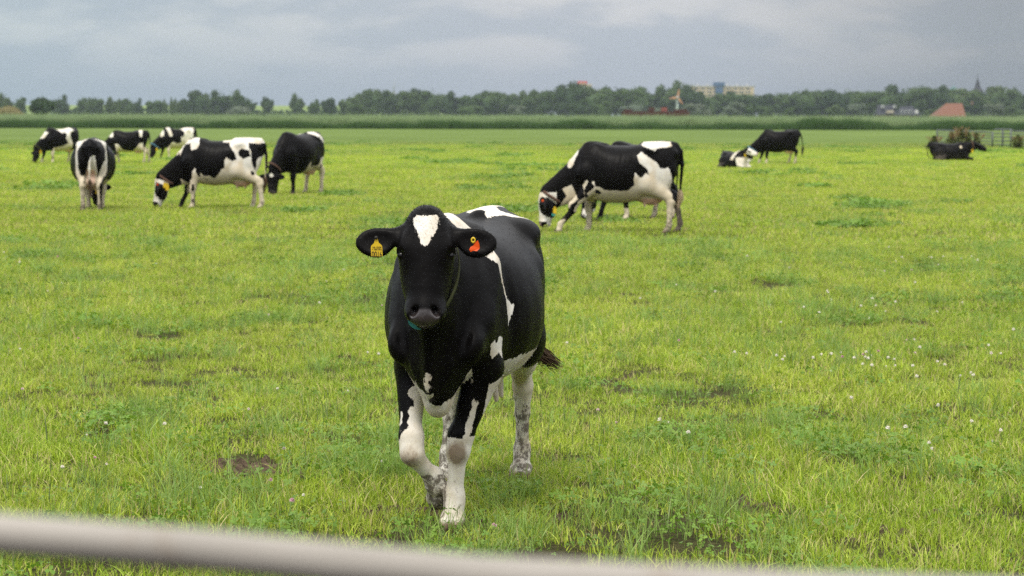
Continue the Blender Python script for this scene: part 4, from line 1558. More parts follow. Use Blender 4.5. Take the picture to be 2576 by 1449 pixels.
# lying, white head turned right
build_cow(dict(
    label='cow with a white head lying in the grass beside the grazing black cow', group='holstein cows lying in the pasture',
    lying=True, rot=R(-60), anchor=(1846, 423, 0, 0), voxel=.02, poll=(1.00, .12, .95), face=(.75, .45, -.50), front=(.5, .3, .8), clean=True, pinknose=1.0, scale=.80,
    neck=[((.50, 0, .66), (.96, .10, .88), .15, .10, .62), ((.62, 0, .50), (.98, .12, .79), .19, .10, .6), ((.72, 0, .36), (1.0, .14, .67), .14, .09, .6)],
    tail=[(-.89, 0, .80), (-.96, .05, .55), (-.93, .15, .25), (-.8, .3, .08)],
    coat=lambda x, y, z, ha, hb, hc, ih: np.where(ih & (ha > .02), np.where(np.abs(hc) > .13, -.2, .2),
                                                 np.maximum(np.where((np.abs(x - .38 - .25 * (z - .6)) < .09) & (z > .38), .05, -.3), np.where((x > .58) & (z < .52), .05, -.3)))))
build_cow(dict(
    label='black cow with one small white patch lying by the steel fence', group='holstein cows lying in the pasture',
    lying=True, rot=R(-4), anchor=(2388, 404, 0, 0), voxel=.02, poll=(1.18, 0, .80), face=(.85, 0, -.50), front=(.5, 0, .85), scale=1.0,
    neck=[((.50, 0, .64), (1.10, 0, .74), .15, .10, .62), ((.62, 0, .50), (1.10, 0, .66), .19, .10, .6), ((.74, 0, .36), (1.12, 0, .58), .13, .09, .6)],
    tail=[(-.89, 0, .80), (-.96, .05, .55), (-.93, .15, .25), (-.8, .3, .08)], ear_droop=-.2,
    coat=lambda x, y, z, ha, hb, hc, ih: .06 - np.sqrt((x - .46) ** 2 * 1.6 + (z - .60) ** 2)))


# collars and collar tags of the grazing herd
def add_collar(root, center, normal, ru, rv, up, mat, tagc=None, tagat=None, lab=None):
    st = ring_strap('collar', center, normal, ru, rv, up, .042, .010, mat, root)
    if lab: st['label'] = lab
    if tagc is not None:
        mb = MB()
        x, y, z = tagat
        s = tagc[1]
        mb.box(x - s * .6, x + s * .6, y - .02, y + .02, z - s, z + s)
        mb.box(x - s * .3, x + s * .3, y - .024, y + .024, z + s, z + s * 1.5)
        mb.build('collar_tag', tagc[0], st)
    return st


cows = [o for o in C.objects if o.type == 'EMPTY' and o.name.startswith('cow')]
for o in cows:
    lb = o['label']
    if lb.startswith('black and white cow grazing left'):
        st = add_collar(o, (1.11, 0, .60), (.55, 0, -.83), .19, .112, (.83, 0, .55), M_strap, (M_ytag, .055), (1.08, .125, .44), 'brown neck collar strap')
        mb = MB(); mb.box(1.10, 1.16, .12, .15, .44, .54); mb.build('ear_tag', M_ytag, o)
        mb = MB(); mb.box(1.255, 1.285, .20, .212, .49, .525); mb.build('ear_tag', M_otag, o)
    elif lb.startswith('large black backed cow'):
        st = add_collar(o, (1.15, 0, .58), (.55, 0, -.83), .175, .112, (.83, 0, .55), M_strap, (M_ytag, .045), (1.10, .11, .36), 'brown neck collar strap')
        mb = MB(); mb.box(1.09, 1.15, .09, .13, .28, .32); mb.build('collar_clip', M_teal, st)
        mb = MB(); mb.box(1.28, 1.31, .20, .212, .51, .545); mb.build('ear_tag', M_otag, o)
    elif lb.startswith('black backed cow with white belly and hind'):
        add_collar(o, (1.08, .02, .64), (.50, .02, -.83), .24, .125, (.83, 0, .55), M_strap, None, None, 'pinkish brown neck collar strap')
    elif lb.startswith('black and white cow seen from behind'):
        add_collar(o, (1.14, .05, .62), (.55, 0, -.83), .24, .12, (.83, 0, .55), M_strapd, (M_ytag, .06), (1.02, -.01, .36))
    elif lb.startswith('black and white cow grazing at'):
        add_collar(o, (1.12, 0, .62), (.55, 0, -.83), .24, .12, (.83, 0, .55), M_strapd, (M_ytag, .06), (1.08, .12, .46))
    elif lb.startswith('cow with black front half'):
        add_collar(o, (1.12, 0, .62), (.55, 0, -.83), .24, .12, (.83, 0, .55), M_strapb, (M_ytag, .06), (1.08, .12, .46))
    elif lb.startswith('all black cow'):
        add_collar(o, (1.14, 0, .62), (.55, 0, -.83), .24, .12, (.83, 0, .55), M_strapb, (M_ytag, .06), (1.02, .12, .38))
    elif lb.startswith('cow with a white head'):
        add_collar(o, (.90, .08, .80), (.85, .1, .35), .22, .13, (-.35, 0, .9), M_strapd, (M_ytag, .06), (.96, -.06, .60))
    elif lb.startswith('black cow with one small'):
        add_collar(o, (1.0, 0, .68), (.85, 0, .2), .23, .13, (-.2, 0, .9), M_strap, (M_ytag, .06), (.98, -.12, .42))


# ------------------------------------------------------------------ blurred rail of the gate in front of the camera
def make_rail():
    m, t, out = new_mat("weathered_rail_paint")
    tcn = N(t.nt, 'ShaderNodeTexCoord')
    ob = tcn.outputs['Object']
    n1 = t.noise(t.mapping(ob, (3, 30, 30)), 1.0, 5, .6)
    n2 = t.noise(ob, 12, 4, .7)
    c = t.mix(t.mr(n1, .35, .65), (.26, .238, .208), (.34, .313, .278))
    c = t.mix(t.mr(n2, .60, .70, 0, .5), c, (.20, .14, .09))
    principled(t, out, c, .55, .3)
    D = 1.55
    pts = []
    for px, py in ((-900, 1276), (0, 1344), (470, 1380), (1207, 1449), (2057, 1491), (2576, 1510), (3500, 1540)):
        pts.append(tuple(ray_at(px, py, D)))
    root = empty('gate_rail', pts[3])
    o = tuple(pts[3])
    mb = MB()
    fine = []
    for i in range(len(pts) - 1):
        for k in range(6):
            fine.append(tuple(Vector(pts[i]).lerp(Vector(pts[i + 1]), k / 6) - Vector(o)))
    mb.tube(fine, .0143, 28)
    r = mb.build('gate_rail', m, None, True, o)
    bpy.data.objects.remove(root)
    r.name = 'gate_rail'
    tag(r, 'pale weathered round top rail of the field gate, out of focus across the bottom', 'gate rail')


make_rail()


# ------------------------------------------------------------------ steel hurdle fence on the right, with weeds
def make_fence():
    M_galv = simple_mat("galvanised_steel", (.10, .11, .12), .55, .4, .25, 30, .2)
    def panel(a, b, h, posts, rails, label):
        root = empty('steel_fence', a)
        tag(root, label, 'fence', 'steel fence sections by the weeds')
        d = Vector(b) - Vector(a)
        for k in range(rails):
            zz = h * (.16 + .84 * k / (rails - 1))
            mb = MB(); mb.tube([(0, 0, zz), (d.x, d.y, zz + .02)], .048 if k == rails - 1 else .036, 8)
            mb.build('rail', M_galv, root, True)
        for u in posts:
            mb = MB(); mb.tube([(d.x * u, d.y * u + .03, 0), (d.x * u, d.y * u + .03, h + .05)], .06, 8)
            mb.build('post', M_galv, root, True)
    a = ground(2355, 371.5); b = ground(2497, 369.5); c = ground(2546, 369); e = ground(2700, 371)
    a = Vector((a.x, a.y + 26, 0)); b = Vector((b.x, b.y - 2, 0)); c2 = Vector((c.x + .0, c.y - 6, 0))
    a.x = ray_at(2357, 370, a.y).x; b.x = ray_at(2497, 370, b.y).x; c2.x = ray_at(2543, 370, c2.y).x
    panel(a, b, .92, (0, 1), 5, 'long leaning steel bar fence section behind the lying black cow')
    panel(b + Vector((.12, 0, 0)), c2, 1.12, (.5, 1), 5, 'short steel bar fence section between two dark posts')
    panel(c2 + Vector((.12, 0, 0)), e, 1.02, (1,), 6, 'steel bar fence section running out of the picture at the right edge')
    M_wd = simple_mat("dock_weed_leaves", (.11, .13, .04), .7, .2, .4, 8)
    M_br = simple_mat("dry_dock_stalks", (.14, .095, .045), .8, .2, .35, 8)
    g = np.random.default_rng(77)
    for (px, hh, rad, lab) in ((2392, 1.0, .42, 'bushy dock weed left of the tall one behind the lying cow'),
                               (2416, 1.30, .34, 'tallest pointed dock weed growing through the steel fence'),
                               (2432, 1.05, .45, 'low dock weed right of the tall one in front of the fence'),
                               (2456, .95, .35, 'small brown dock weed beside the cow head'),
                               (2350, .75, .45, 'small weed at the left end of the steel fence'),
                               (2560, .80, .5, 'brown weed at the foot of the right hand fence post')):
        c = ground(px, 375)
        root = empty('weed', (c.x, c.y, 0))
        tag(root, lab, 'weed', 'dock weeds by the steel fence')
        V, F = [], []
        for k in range(760):
            zz = g.random() ** .8 * hh
            r_ = rad * 1.7 * (1 - zz / hh) ** .7 * (.25 + .75 * g.random()) * (.7 + .3 * math.sin(zz * 9 + px)) + .03
            an = g.random() * 6.283
            p = Vector((math.cos(an) * r_, math.sin(an) * r_, zz))
            q = Vector(g.normal(0, 1, 3)).normalized(); s_ = Vector((0, 0, 1)).cross(q).normalized()
            L, W = g.uniform(.10, .20), g.uniform(.03, .06)
            b0 = len(V)
            V += [tuple(p - s_ * W), tuple(p + q * L * .6 + s_ * .0), tuple(p + s_ * W), tuple(p - q * L * .4)]
            F.append((b0, b0 + 1, b0 + 2, b0 + 3))
        link('leaves', mesh_np('leaves', np.array(V), F, (M_wd,), False), root)
        mb = MB()
        for k in range(16):
            an = g.random() * 6.28; t_ = g.uniform(.0, .6)
            mb.tube([(0, 0, 0), (math.cos(an) * t_ * .5, math.sin(an) * t_ * .5, hh * .6), (math.cos(an) * t_, math.sin(an) * t_, hh * g.uniform(.85, 1.05))], [.018, .016, .03], 5)
        mb.build('stalks', M_br, root, True)


make_fence()


# ------------------------------------------------------------------ far trees
def crown_mat(name, c1, c2):
    m, t, out = new_mat(name)
    rnd = N(t.nt, 'ShaderNodeObjectInfo').outputs['Random']
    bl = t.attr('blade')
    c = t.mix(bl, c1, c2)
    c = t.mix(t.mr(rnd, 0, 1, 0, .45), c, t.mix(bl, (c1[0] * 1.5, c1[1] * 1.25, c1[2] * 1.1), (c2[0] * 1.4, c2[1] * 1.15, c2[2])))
    b = N(t.nt, 'ShaderNodeBsdfPrincipled')
    t.val(b.inputs['Base Color'], c)
    b.inputs['Roughness'].default_value = .7
    b.inputs['Specular IOR Level'].default_value = .15
    tr = N(t.nt, 'ShaderNodeBsdfTranslucent')
    t.val(tr.inputs[0], c)
    mx = N(t.nt, 'ShaderNodeMixShader'); mx.inputs[0].default_value = .2
    t.nt.links.new(b.outputs[0], mx.inputs[1]); t.nt.links.new(tr.outputs[0], mx.inputs[2]); t.nt.links.new(mx.outputs[0], out.inputs[0])
    return m


M_cr = [crown_mat("crown_dark_green", (.022, .050, .018), (.060, .10, .032)), crown_mat("crown_mid_green", (.038, .075, .024), (.095, .145, .045)),
        crown_mat("crown_grey_willow", (.075, .105, .07), (.16, .20, .13))]
M_bark = simple_mat("bark", (.10, .085, .065), .9, .1, .3, 2)


def crown_mesh(seed, mat, round_=1.0, n=2300):
    """unit crown: about 1 wide (radius .5) and 1 high, from many leaf sprays over uneven lobes"""
    g = np.random.default_rng(seed)
    lobes = [((0, 0, .52), (.38, .38, .43))]
    for k in range(11):
        an = g.random() * 6.283; zz = g.uniform(.15, .85)
        rr = .30 * math.sqrt(max(.05, 1 - ((zz - .45) / .6) ** 2)) * round_
        lobes.append(((math.cos(an) * rr, math.sin(an) * rr, zz), (g.uniform(.12, .22), g.uniform(.12, .22), g.uniform(.11, .20))))
    V, F, B = [], [], []
    for k in range(n):
        c, r = lobes[g.integers(0, len(lobes))]
        d = g.normal(0, 1, 3); d /= np.linalg.norm(d)
        q = np.array(c) + d * np.array(r) * g.uniform(.72, 1.08)
        if q[2] < .02: continue
        nrm = Vector(d * .7 + g.normal(0, .5, 3)).normalized()
        u = nrm.orthogonal().normalized(); v = nrm.cross(u)
        s = g.uniform(.018, .042)
        an = g.random() * 6.28
        u2 = u * math.cos(an) + v * math.sin(an); v2 = nrm.cross(u2)
        b0 = len(V)
        p = Vector(q)
        V += [tuple(p + u2 * s), tuple(p + v2 * s * .7 + nrm * s * .3), tuple(p - u2 * s), tuple(p - v2 * s * .7 - nrm * s * .2)]
        F.append((b0, b0 + 1, b0 + 2, b0 + 3)); B += [g.random()] * 4
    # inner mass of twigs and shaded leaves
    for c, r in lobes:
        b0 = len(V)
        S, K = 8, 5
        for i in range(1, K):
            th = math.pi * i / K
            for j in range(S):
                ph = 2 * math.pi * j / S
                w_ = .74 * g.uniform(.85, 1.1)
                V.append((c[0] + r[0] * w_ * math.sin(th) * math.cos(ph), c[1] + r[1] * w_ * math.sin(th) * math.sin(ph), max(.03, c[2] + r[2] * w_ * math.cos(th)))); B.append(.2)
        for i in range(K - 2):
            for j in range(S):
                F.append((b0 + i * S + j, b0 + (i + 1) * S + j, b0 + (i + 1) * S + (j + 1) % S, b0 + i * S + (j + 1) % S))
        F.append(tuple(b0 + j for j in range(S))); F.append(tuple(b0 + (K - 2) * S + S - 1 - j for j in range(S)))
    return mesh_np('crown', np.array(V), F, (mat,), False, {'blade': B})


CR = [[crown_mesh(200 + s * 3 + k, M_cr[k]) for s in range(4)] for k in range(3)]
tb = MB()
tb.tube([(0, 0, 0), (.01, 0, .2), (0, .01, .5)], [.035, .026, .015], 7)
for an in (0.3, 2.1, 4.4):
    tb.tube([(0, 0, .22), (math.cos(an) * .10, math.sin(an) * .1, .40), (math.cos(an) * .2, math.sin(an) * .2, .55)], [.016, .012, .006], 5)
TRUNK = mesh_np('trunk', tb.V, tb.F, (M_bark,), True)


def tree(px, top, width, dist, kind, label, group, base=.0, name='tree'):
    """px, top, width in photograph pixels (2576 wide); the tree stands dist metres away"""
    g = ray_at(px, top, dist)
    h = max(g.z, 1.5)
    wd = width * dist / FPX
    root = empty(name, (g.x, dist, 0), random.random() * 6.28)
    tag(root, label, 'bush' if name == 'bush' else 'tree', group)
    cb = h * base
    k = random.randrange(4)
    c = link('crown', CR[kind][k], root, (0, 0, cb))
    c.scale = (wd * 1.35, wd * 1.35, (h - cb) * 1.06)
    t_ = link('trunk', TRUNK, root)
    t_.scale = (wd * .6, wd * .6, h)
    return root


GL_ = 'loose row of trees left of the wood'
left = [(12, 239, 36, 1), (50, 243, 30, 1), (155, 241.6, 34, 0), (205, 244, 28, 1), (222, 249, 18, 1), (242, 247, 32, 1), (280, 248, 30, 1), (304, 249, 16, 1),
        (324, 245.6, 26, 1), (347, 249, 18, 0), (389, 253, 38, 1), (415, 253, 14, 1), (432, 248, 10, 1), (446, 252, 20, 1), (465, 250, 32, 0),
        (505, 229, 58, 0), (528, 240, 40, 1), (553, 231, 46, 0), (588, 232, 46, 1), (566, 246, 46, 1), (620, 244, 40, 0), (673, 246, 30, 0), (747, 240, 32, 1), (789, 253, 28, 1), (826, 248, 38, 0)]
ORD = ['first', 'second', 'third', 'fourth', 'fifth', 'sixth', 'seventh', 'eighth', 'ninth', 'tenth', 'eleventh', 'twelfth']


def nth_label(px, taken, marks, look, where):
    """how the tree looks and which one it is, counted from a landmark one can find"""
    m = [k for k in marks if k[0] <= px][-1]
    taken[m[0]] = taken.get(m[0], -1) + 1
    return '%s tree, %s one right of %s%s' % (look, ORD[taken[m[0]]], m[1], where)


taken = {}
marks = [(-99, 'the left picture edge'), (107, 'the round olive bush'), (360, 'the low gap left of the left wood'), (490, 'the left end of the left wood'), (655, 'the left wood'), ]
for i, (px, top, wd, kd) in enumerate(left):
    look = ('tall round' if top < 235 and wd > 45 else 'tall' if top < 235 else 'narrow hazy' if wd < 20 else 'low hazy' if top > 249 else 'hazy upright')
    tree(px, top, wd, 1150 + (i * 37) % 120, kd, nth_label(px, taken, marks, look, ''), 'trees above the cows on the left')
tree(107, 247, 56, 620, 0, 'round olive bush standing alone in front of the horizon trees at left', None, 0, 'bush')

prof = [(874, 245), (896, 234), (918, 228), (937, 226), (962, 226), (983, 231), (1002, 234), (1030, 229), (1058, 226), (1083, 225), (1108, 237), (1132, 234), (1152, 246),
        (1187, 239), (1208, 232), (1237, 230), (1271, 234), (1290, 246), (1312, 234), (1333, 232), (1355, 231), (1377, 229), (1399, 229), (1435, 210), (1462, 217), (1507, 224),
        (1550, 221), (1582, 222), (1615, 225), (1650, 234), (1682, 221), (1712, 211), (1742, 219), (1772, 232), (1796, 235), (1821, 233), (1854, 236), (1889, 238), (1915, 239),
        (1948, 235), (1981, 235), (2009, 229), (2035, 226), (2070, 234), (2100, 228), (2140, 226), (2180, 230), (2205, 232), (2229, 229), (2267, 219), (2312, 218), (2333, 222),
        (2367, 220), (2395, 223), (2440, 233), (2482, 233), (2515, 216), (2545, 221), (2572, 228)]
taken = {}
marks = [(866, 'the left end of the long wood'), (1148, 'the first dip in the long wood'), (1286, 'the second dip in the long wood'), (1480, 'the red topped tower block'), (1704, 'the small windmill'),
         (1812, 'the blue stair tower'), (1900, 'the long yellow building'), (2060, 'the rise in the wood past that building'), (2225, 'the left dark roofed house'), (2380, 'the orange farm roof'), (2461, 'the church spire')]
for i, (px, top) in enumerate(prof):
    nx_ = prof[i + 1][0] if i + 1 < len(prof) else px + 30
    pv = prof[i - 1][0] if i else px - 24
    wd = (nx_ - pv) * .5 * 2.1
    look = 'high rounded' if top < 222 else 'broad hazy' if wd > 65 else 'low hazy' if top > 237 else 'hazy green'
    tree(px, top, wd, 1180 + (i * 53) % 110, (1, 0, 1)[i % 3] if px > 2200 else (1, 1, 0)[i % 3], nth_label(px, taken, marks, look, ''), 'trees of the long wood')
# paler willows and small trees one can tell apart at its foot
for (px, top, wd, kd, lab) in ((1456, 252, 44, 0, 'dark low bush below the red topped tower block'), (1510, 254, 46, 1, 'green bush left of the grey willow behind the barge'),
                               (1597, 256, 60, 2, 'broad grey willow bush behind the left end of the barge'), (1650, 266, 34, 2, 'small grey bush behind the red box of the barge'),
                               (1748, 262, 52, 2, 'grey willow bush just right of the windmill'), (1782, 272, 24, 2, 'pale little bush below the left half of the yellow building'),
                               (1843, 256, 54, 2, 'rounded grey willow below the right half of the yellow building'), (1880, 262, 30, 1, 'small tree below the right end of the yellow building'),
                               (1922, 266, 36, 1, 'light green bush past the end of the yellow building'), (1985, 270, 26, 1, 'small pointed pale green tree in front of the wood'),
                               (2040, 262, 40, 0, 'dark bush between the pointed pale tree and the houses'), (2100, 266, 44, 1, 'low green bush well left of the dark roofed houses'),
                               (2160, 262, 46, 2, 'greyish bush near the left dark roofed house'), (2340, 274, 30, 1, 'low bush between the round white sign and the orange roof'),
                               (2500, 262, 46, 2, 'grey green willow right of the church tower'), (2552, 266, 40, 1, 'low bush at the right picture edge'),
                               (600, 262, 60, 2, 'grey willow bush at the foot of the left wood'), (900, 262, 50, 1, 'low bush at the left foot of the long wood'),
                               (1180, 262, 56, 1, 'low bush under the first dip of the long wood'), (1300, 266, 40, 2, 'pale bush under the second dip of the long wood')):
    tree(px, top, wd, 1050, kd, lab, None, 0, 'bush')


# undergrowth that reads as one mass, closing the wood behind the single trees
def backing(name, spans, dist, label):
    g = np.random.default_rng(9)
    V, F, B = [], [], []
    for x0, x1, ytop in spans:
        xs_ = np.arange(x0, x1, 5.0)
        for px in xs_:
            for rep in range(10):
                d = dist + g.uniform(-12, 12)
                tp = ray_at(px, ytop, d)
                z_ = g.uniform(.3, max(tp.z, 2)) * g.uniform(.75, 1.0)
                p = Vector((tp.x + g.normal(0, .8), d, z_)); s = g.uniform(.7, 1.5)
                q = Vector(g.normal(0, 1, 3)).normalized(); u = q.orthogonal().normalized(); v = q.cross(u)
                b0 = len(V)
                V += [tuple(p + u * s), tuple(p + v * s), tuple(p - u * s), tuple(p - v * s)]
                F.append((b0, b0 + 1, b0 + 2, b0 + 3)); B += [g.random()] * 4
    tag(link(name, mesh_np(name, np.array(V), F, (M_cr[0],), False, {'blade': B})), label, 'undergrowth', kind='stuff')


backing('undergrowth', [(-60, 30, 262), (130, 460, 273), (455, 645, 258), (645, 860, 276), (860, 1430, 252), (1430, 2200, 247), (2200, 2640, 243)], 1330,
        'dark hazy undergrowth closing the gaps at the foot of the far wood')


# ------------------------------------------------------------------ dike, reed mound, far fields
def make_dike():
    m, t, out = new_mat("dike_grass")
    geo = N(t.nt, 'ShaderNodeNewGeometry')
    nz = t.noise(geo.outputs['Position'], .03, 4)
    principled(t, out, t.mix(nz, (.15, .21, .07), (.20, .26, .09)), .9, .1)
    D = 1500
    xs = np.linspace(-520, 60, 40)
    prof_ = [(-16, 0), (-9, 4), (-5, 7.2), (0, 8.2), (5, 7.2), (16, 0)]
    V, F = [], []
    for i, xx in enumerate(xs):
        k = min(1, max(0, (60 - xx) / 120))
        for (dy, z_) in prof_:
            V.append((xx, D + dy, z_ * k - .05))
    n = len(prof_)
    for i in range(len(xs) - 1):
        for j in range(n - 1):
            a = i * n + j
            F.append((a, a + n, a + n + 1, a + 1))
    tag(link('dike', mesh_np('dike', V, F, (m,), True)), kind='structure')
    m2 = simple_mat("straw_coloured_reed", (.25, .22, .10), .8, .1, .3, 1.0)
    g = np.random.default_rng(3)
    V, F = [], []
    D = 560
    for k in range(5200):
        px = g.uniform(-140, 102)
        xx = ray_at(px, 280, D).x
        top = 3.6 * min(1, (104 - px) / 30) * (.8 + .3 * math.sin(px * .07))
        yy = D + g.uniform(-4, 4)
        h = max(.3, top) * g.uniform(.75, 1.05)
        wv = g.uniform(.04, .10); an = g.random() * 3.14
        b0 = len(V)
        lx = g.normal(0, .12)
        V += [(xx - wv * math.cos(an), yy - wv * math.sin(an), 0), (xx + wv * math.cos(an), yy + wv * math.sin(an), 0),
              (xx + lx + wv * math.cos(an), yy + wv * math.sin(an), h), (xx + lx - wv * math.cos(an), yy, h * .97)]
        F.append((b0, b0 + 1, b0 + 2, b0 + 3))
    tag(link('dry_reeds', mesh_np('dry_reeds', np.array(V), F, (m2,), False)), 'straw coloured reeds on the left in front of the horizon trees', 'reeds', kind='stuff')


make_dike()


# ------------------------------------------------------------------ far buildings
M_ylw = simple_mat("yellow_brick", (.46, .37, .24), .85, .2, .08, .3)
M_band = simple_mat("beige_band", (.34, .30, .24), .8, .2, .15, .3)  # even beige colour, used for the wide window of the left house
M_win = simple_mat("window_glass", (.05, .065, .08), .25, .5, .2, .5)
M_blue = simple_mat("blue_cladding", (.035, .085, .18), .6, .3, .15, .3)
M_red = simple_mat("red_cladding", (.50, .045, .05), .6, .3, .15, .3)
M_conc = simple_mat("concrete", (.42, .42, .42), .9, .2, .12, .3)
M_tile = simple_mat("orange_roof_tile", (.17, .075, .045), .75, .2, .2, .8)
M_slate = simple_mat("slate_roof", (.022, .024, .034), .6, .3, .25, .8)
M_brick = simple_mat("dark_brick", (.17, .10, .08), .9, .1, .25, 1.0)
M_white = simple_mat("white_paint", (.50, .50, .50), .5, .3, .05, 2)
M_rust = simple_mat("rusty_steel", (.06, .024, .017), .85, .2, .4, .8)
M_redp = simple_mat("faded_red_paint", (.22, .06, .045), .6, .3, .2, 1)
M_tealc = simple_mat("teal_copper", (.12, .24, .24), .7, .3, .2, .5)


def rect_at(x0, x1, ytop, dist):
    a, b = ray_at(x0, ytop, dist), ray_at(x1, ytop, dist)
    return a.x, b.x, a.z


def block(name, x0, x1, ytop, dist, depth, label, mat, cat='building'):
    xa, xb, zt = rect_at(x0, x1, ytop, dist)
    root = empty(name, ((xa + xb) / 2, dist, 0))
    tag(root, label, cat)
    w_ = (xb - xa) / 2
    MB().box(-w_, w_, 0, depth, 0, zt).build('wall', mat, root)
    return root, w_, zt


# long yellow slab with rows of balconies
D1 = 2100
r, w_, zt = block('apartment_building', 1740, 1897, 217.5, D1, 14, 'long yellow apartment building with a blue stair tower on the horizon', M_ylw)
MB().box(-w_ - .4, w_ + .4, -.5, 14.5, zt, zt + .8).build('roof', M_conc, r)
for k in range(5):
    z0 = zt - 2.6 - k * 2.9
    if z0 > 1:
        for s in range(9):
            xa = -w_ + 2 + s * (2 * w_ - 4) / 9
            if abs(xa + 3) < 4: continue
            MB().box(xa, xa + (2 * w_ - 4) / 9 - 1.2, -.12, .02, z0 - .0, z0 + 1.15).build('window', M_win, r)
xa, xb, z2 = rect_at(1800, 1818, 207, D1)
cx = ray_at(1818.5, 217, D1).x
MB().box(xa - cx, xb - cx, -2.5, 8, 0, z2 - 3.2).build('stair_tower', M_blue, r)
MB().box(xa - cx - 1.6, xb - cx + 1.6, -3.5, 9, z2 - 3.2, z2).build('tower_cap', M_blue, r)
for s in range(6):
    xx = -w_ + 6 + s * (2 * w_ - 12) / 5
    MB().box(xx - .8, xx + .8, 5, 7, zt + .8, zt + 2.6).build('chimney', M_conc, r)
# tower block with the red top
D2 = 2000
r, w_, zt = block('tower_block', 1458, 1489, 211.5, D2, 16, 'yellow tower block with a red roof storey above the wood', M_ylw)
cx = ray_at(1473.5, 215, D2).x
xa, xb, z2 = rect_at(1453, 1477, 204, D2)
MB().box(xa - cx, xb - cx, -1, 10, zt, z2).build('roof_storey', M_red, r)
MB().box(xa - cx + 1, xb - cx - 1, -1.1, -.98, zt + .3, zt + 1.2).build('fascia', M_ylw, r)
for k in range(4):
    for s in range(4):
        x0 = -w_ + 1 + s * (2 * w_ - 1) / 4
        MB().box(x0, x0 + 1.5, -.1, .03, zt - 2.8 - 3 * k, zt - 1.4 - 3 * k).build('window', M_win, r)
# pale block and teal roof far behind the church
r, w_, zt = block('apartment_block', 2412, 2432, 226, 2200, 12, 'pale yellow block far behind the trees left of the church spire', M_ylw)
MB().box(-w_ - .3, w_ + .3, -.4, 12.4, zt, zt + .7).build('roof', M_conc, r)
for s in range(3):
    MB().box(-w_ + 1 + s * 2.4, -w_ + 2.4 + s * 2.4, -.1, .03, zt - 3, zt - 1.5).build('window', M_win, r)
r, w_, zt = block('water_tower', 2393, 2408, 221, 2250, 6, 'blue green roofed tower showing over the trees left of the spire', M_tealc, 'tower')
mb = MB(); mb.tube([(0, 3, zt), (0, 3, zt + 1.6)], [w_ * .7, .4], 8); mb.tube([(0, 3, zt + 1.4), (0, 3, zt + 4.4)], .18, 6)
mb.build('roof', M_tealc, r)

# church with broach spire
D3 = 1290
xa, xb, zt = rect_at(2453, 2469, 232, D3)
cx = (xa + xb) / 2
r = empty('church', (cx, D3, 0)); tag(r, 'village church with a slender dark spire above the trees', 'church')
w_ = (xb - xa) / 2 * 1.25
MB().box(-w_, w_, 0, 2 * w_, 0, zt).build('tower', M_brick, r)
zs = ray_at(2461, 193, D3).z
mb = MB()
V = [(-w_ - .9, -.9, zt), (w_ + .9, -.9, zt), (w_ + .9, 2 * w_ + .9, zt), (-w_ - .9, 2 * w_ + .9, zt)]
zm_ = zt + (zs - zt) * .32
q = w_ * .62
V += [(-q, w_ - q, zm_), (q, w_ - q, zm_), (q, w_ + q, zm_), (-q, w_ + q, zm_), (0, w_, zs)]
F = [(3, 2, 1, 0), (0, 1, 5, 4), (1, 2, 6, 5), (2, 3, 7, 6), (3, 0, 4, 7), (4, 5, 8), (5, 6, 8), (6, 7, 8), (7, 4, 8)]
link('spire', mesh_np('spire', V, F, (M_slate,), False), r)
MB().tube([(0, w_, zs - .2), (0, w_, zs + 1.5)], .14, 6).build('finial', M_slate, r)
MB().box(-.9, .9, -.12, .02, zt - 4.5, zt - 2).build('belfry_opening', M_win, r)
MB().box(w_, w_ + 18, 0, 9, 0, 6).build('nave', M_brick, r)
mb = MB(); mb.F.append
V = [(w_, -.4, 6), (w_ + 18.4, -.4, 6), (w_ + 18.4, 9.4, 6), (w_, 9.4, 6), (w_, 4.5, 11), (w_ + 18.4, 4.5, 11)]
link('nave_roof', mesh_np('nave_roof', V, [(0, 1, 5, 4), (2, 3, 4, 5), (1, 2, 5), (3, 0, 4), (3, 2, 1, 0)], (M_slate,), False), r)


# orange hipped farm roof
def hip_house(name, x0, x1, ybase, ytop, rx0, rx1, dist, wallh, roofm, wallm, label, depth=10):
    xa, xb, zt = rect_at(x0, x1, ytop, dist)
    ra, rb = ray_at(rx0, ytop, dist).x, ray_at(rx1, ytop, dist).x
    cx = (xa + xb) / 2
    root = empty(name, (cx, dist, 0)); tag(root, label, 'house')
    MB().box(xa - cx + .6, xb - cx - .6, .6, depth - .6, 0, wallh).build('wall', wallm, root)
    V = [(xa - cx, 0, wallh - .3), (xb - cx, 0, wallh - .3), (xb - cx, depth, wallh - .3), (xa - cx, depth, wallh - .3), (ra - cx, depth / 2, zt), (rb - cx, depth / 2, zt)]
    rf = link('roof', mesh_np('roof', V, [(0, 1, 5, 4), (2, 3, 4, 5), (1, 2, 5), (3, 0, 4), (3, 2, 1, 0)], (roofm,), False), root)
    return root, rf, cx, zt


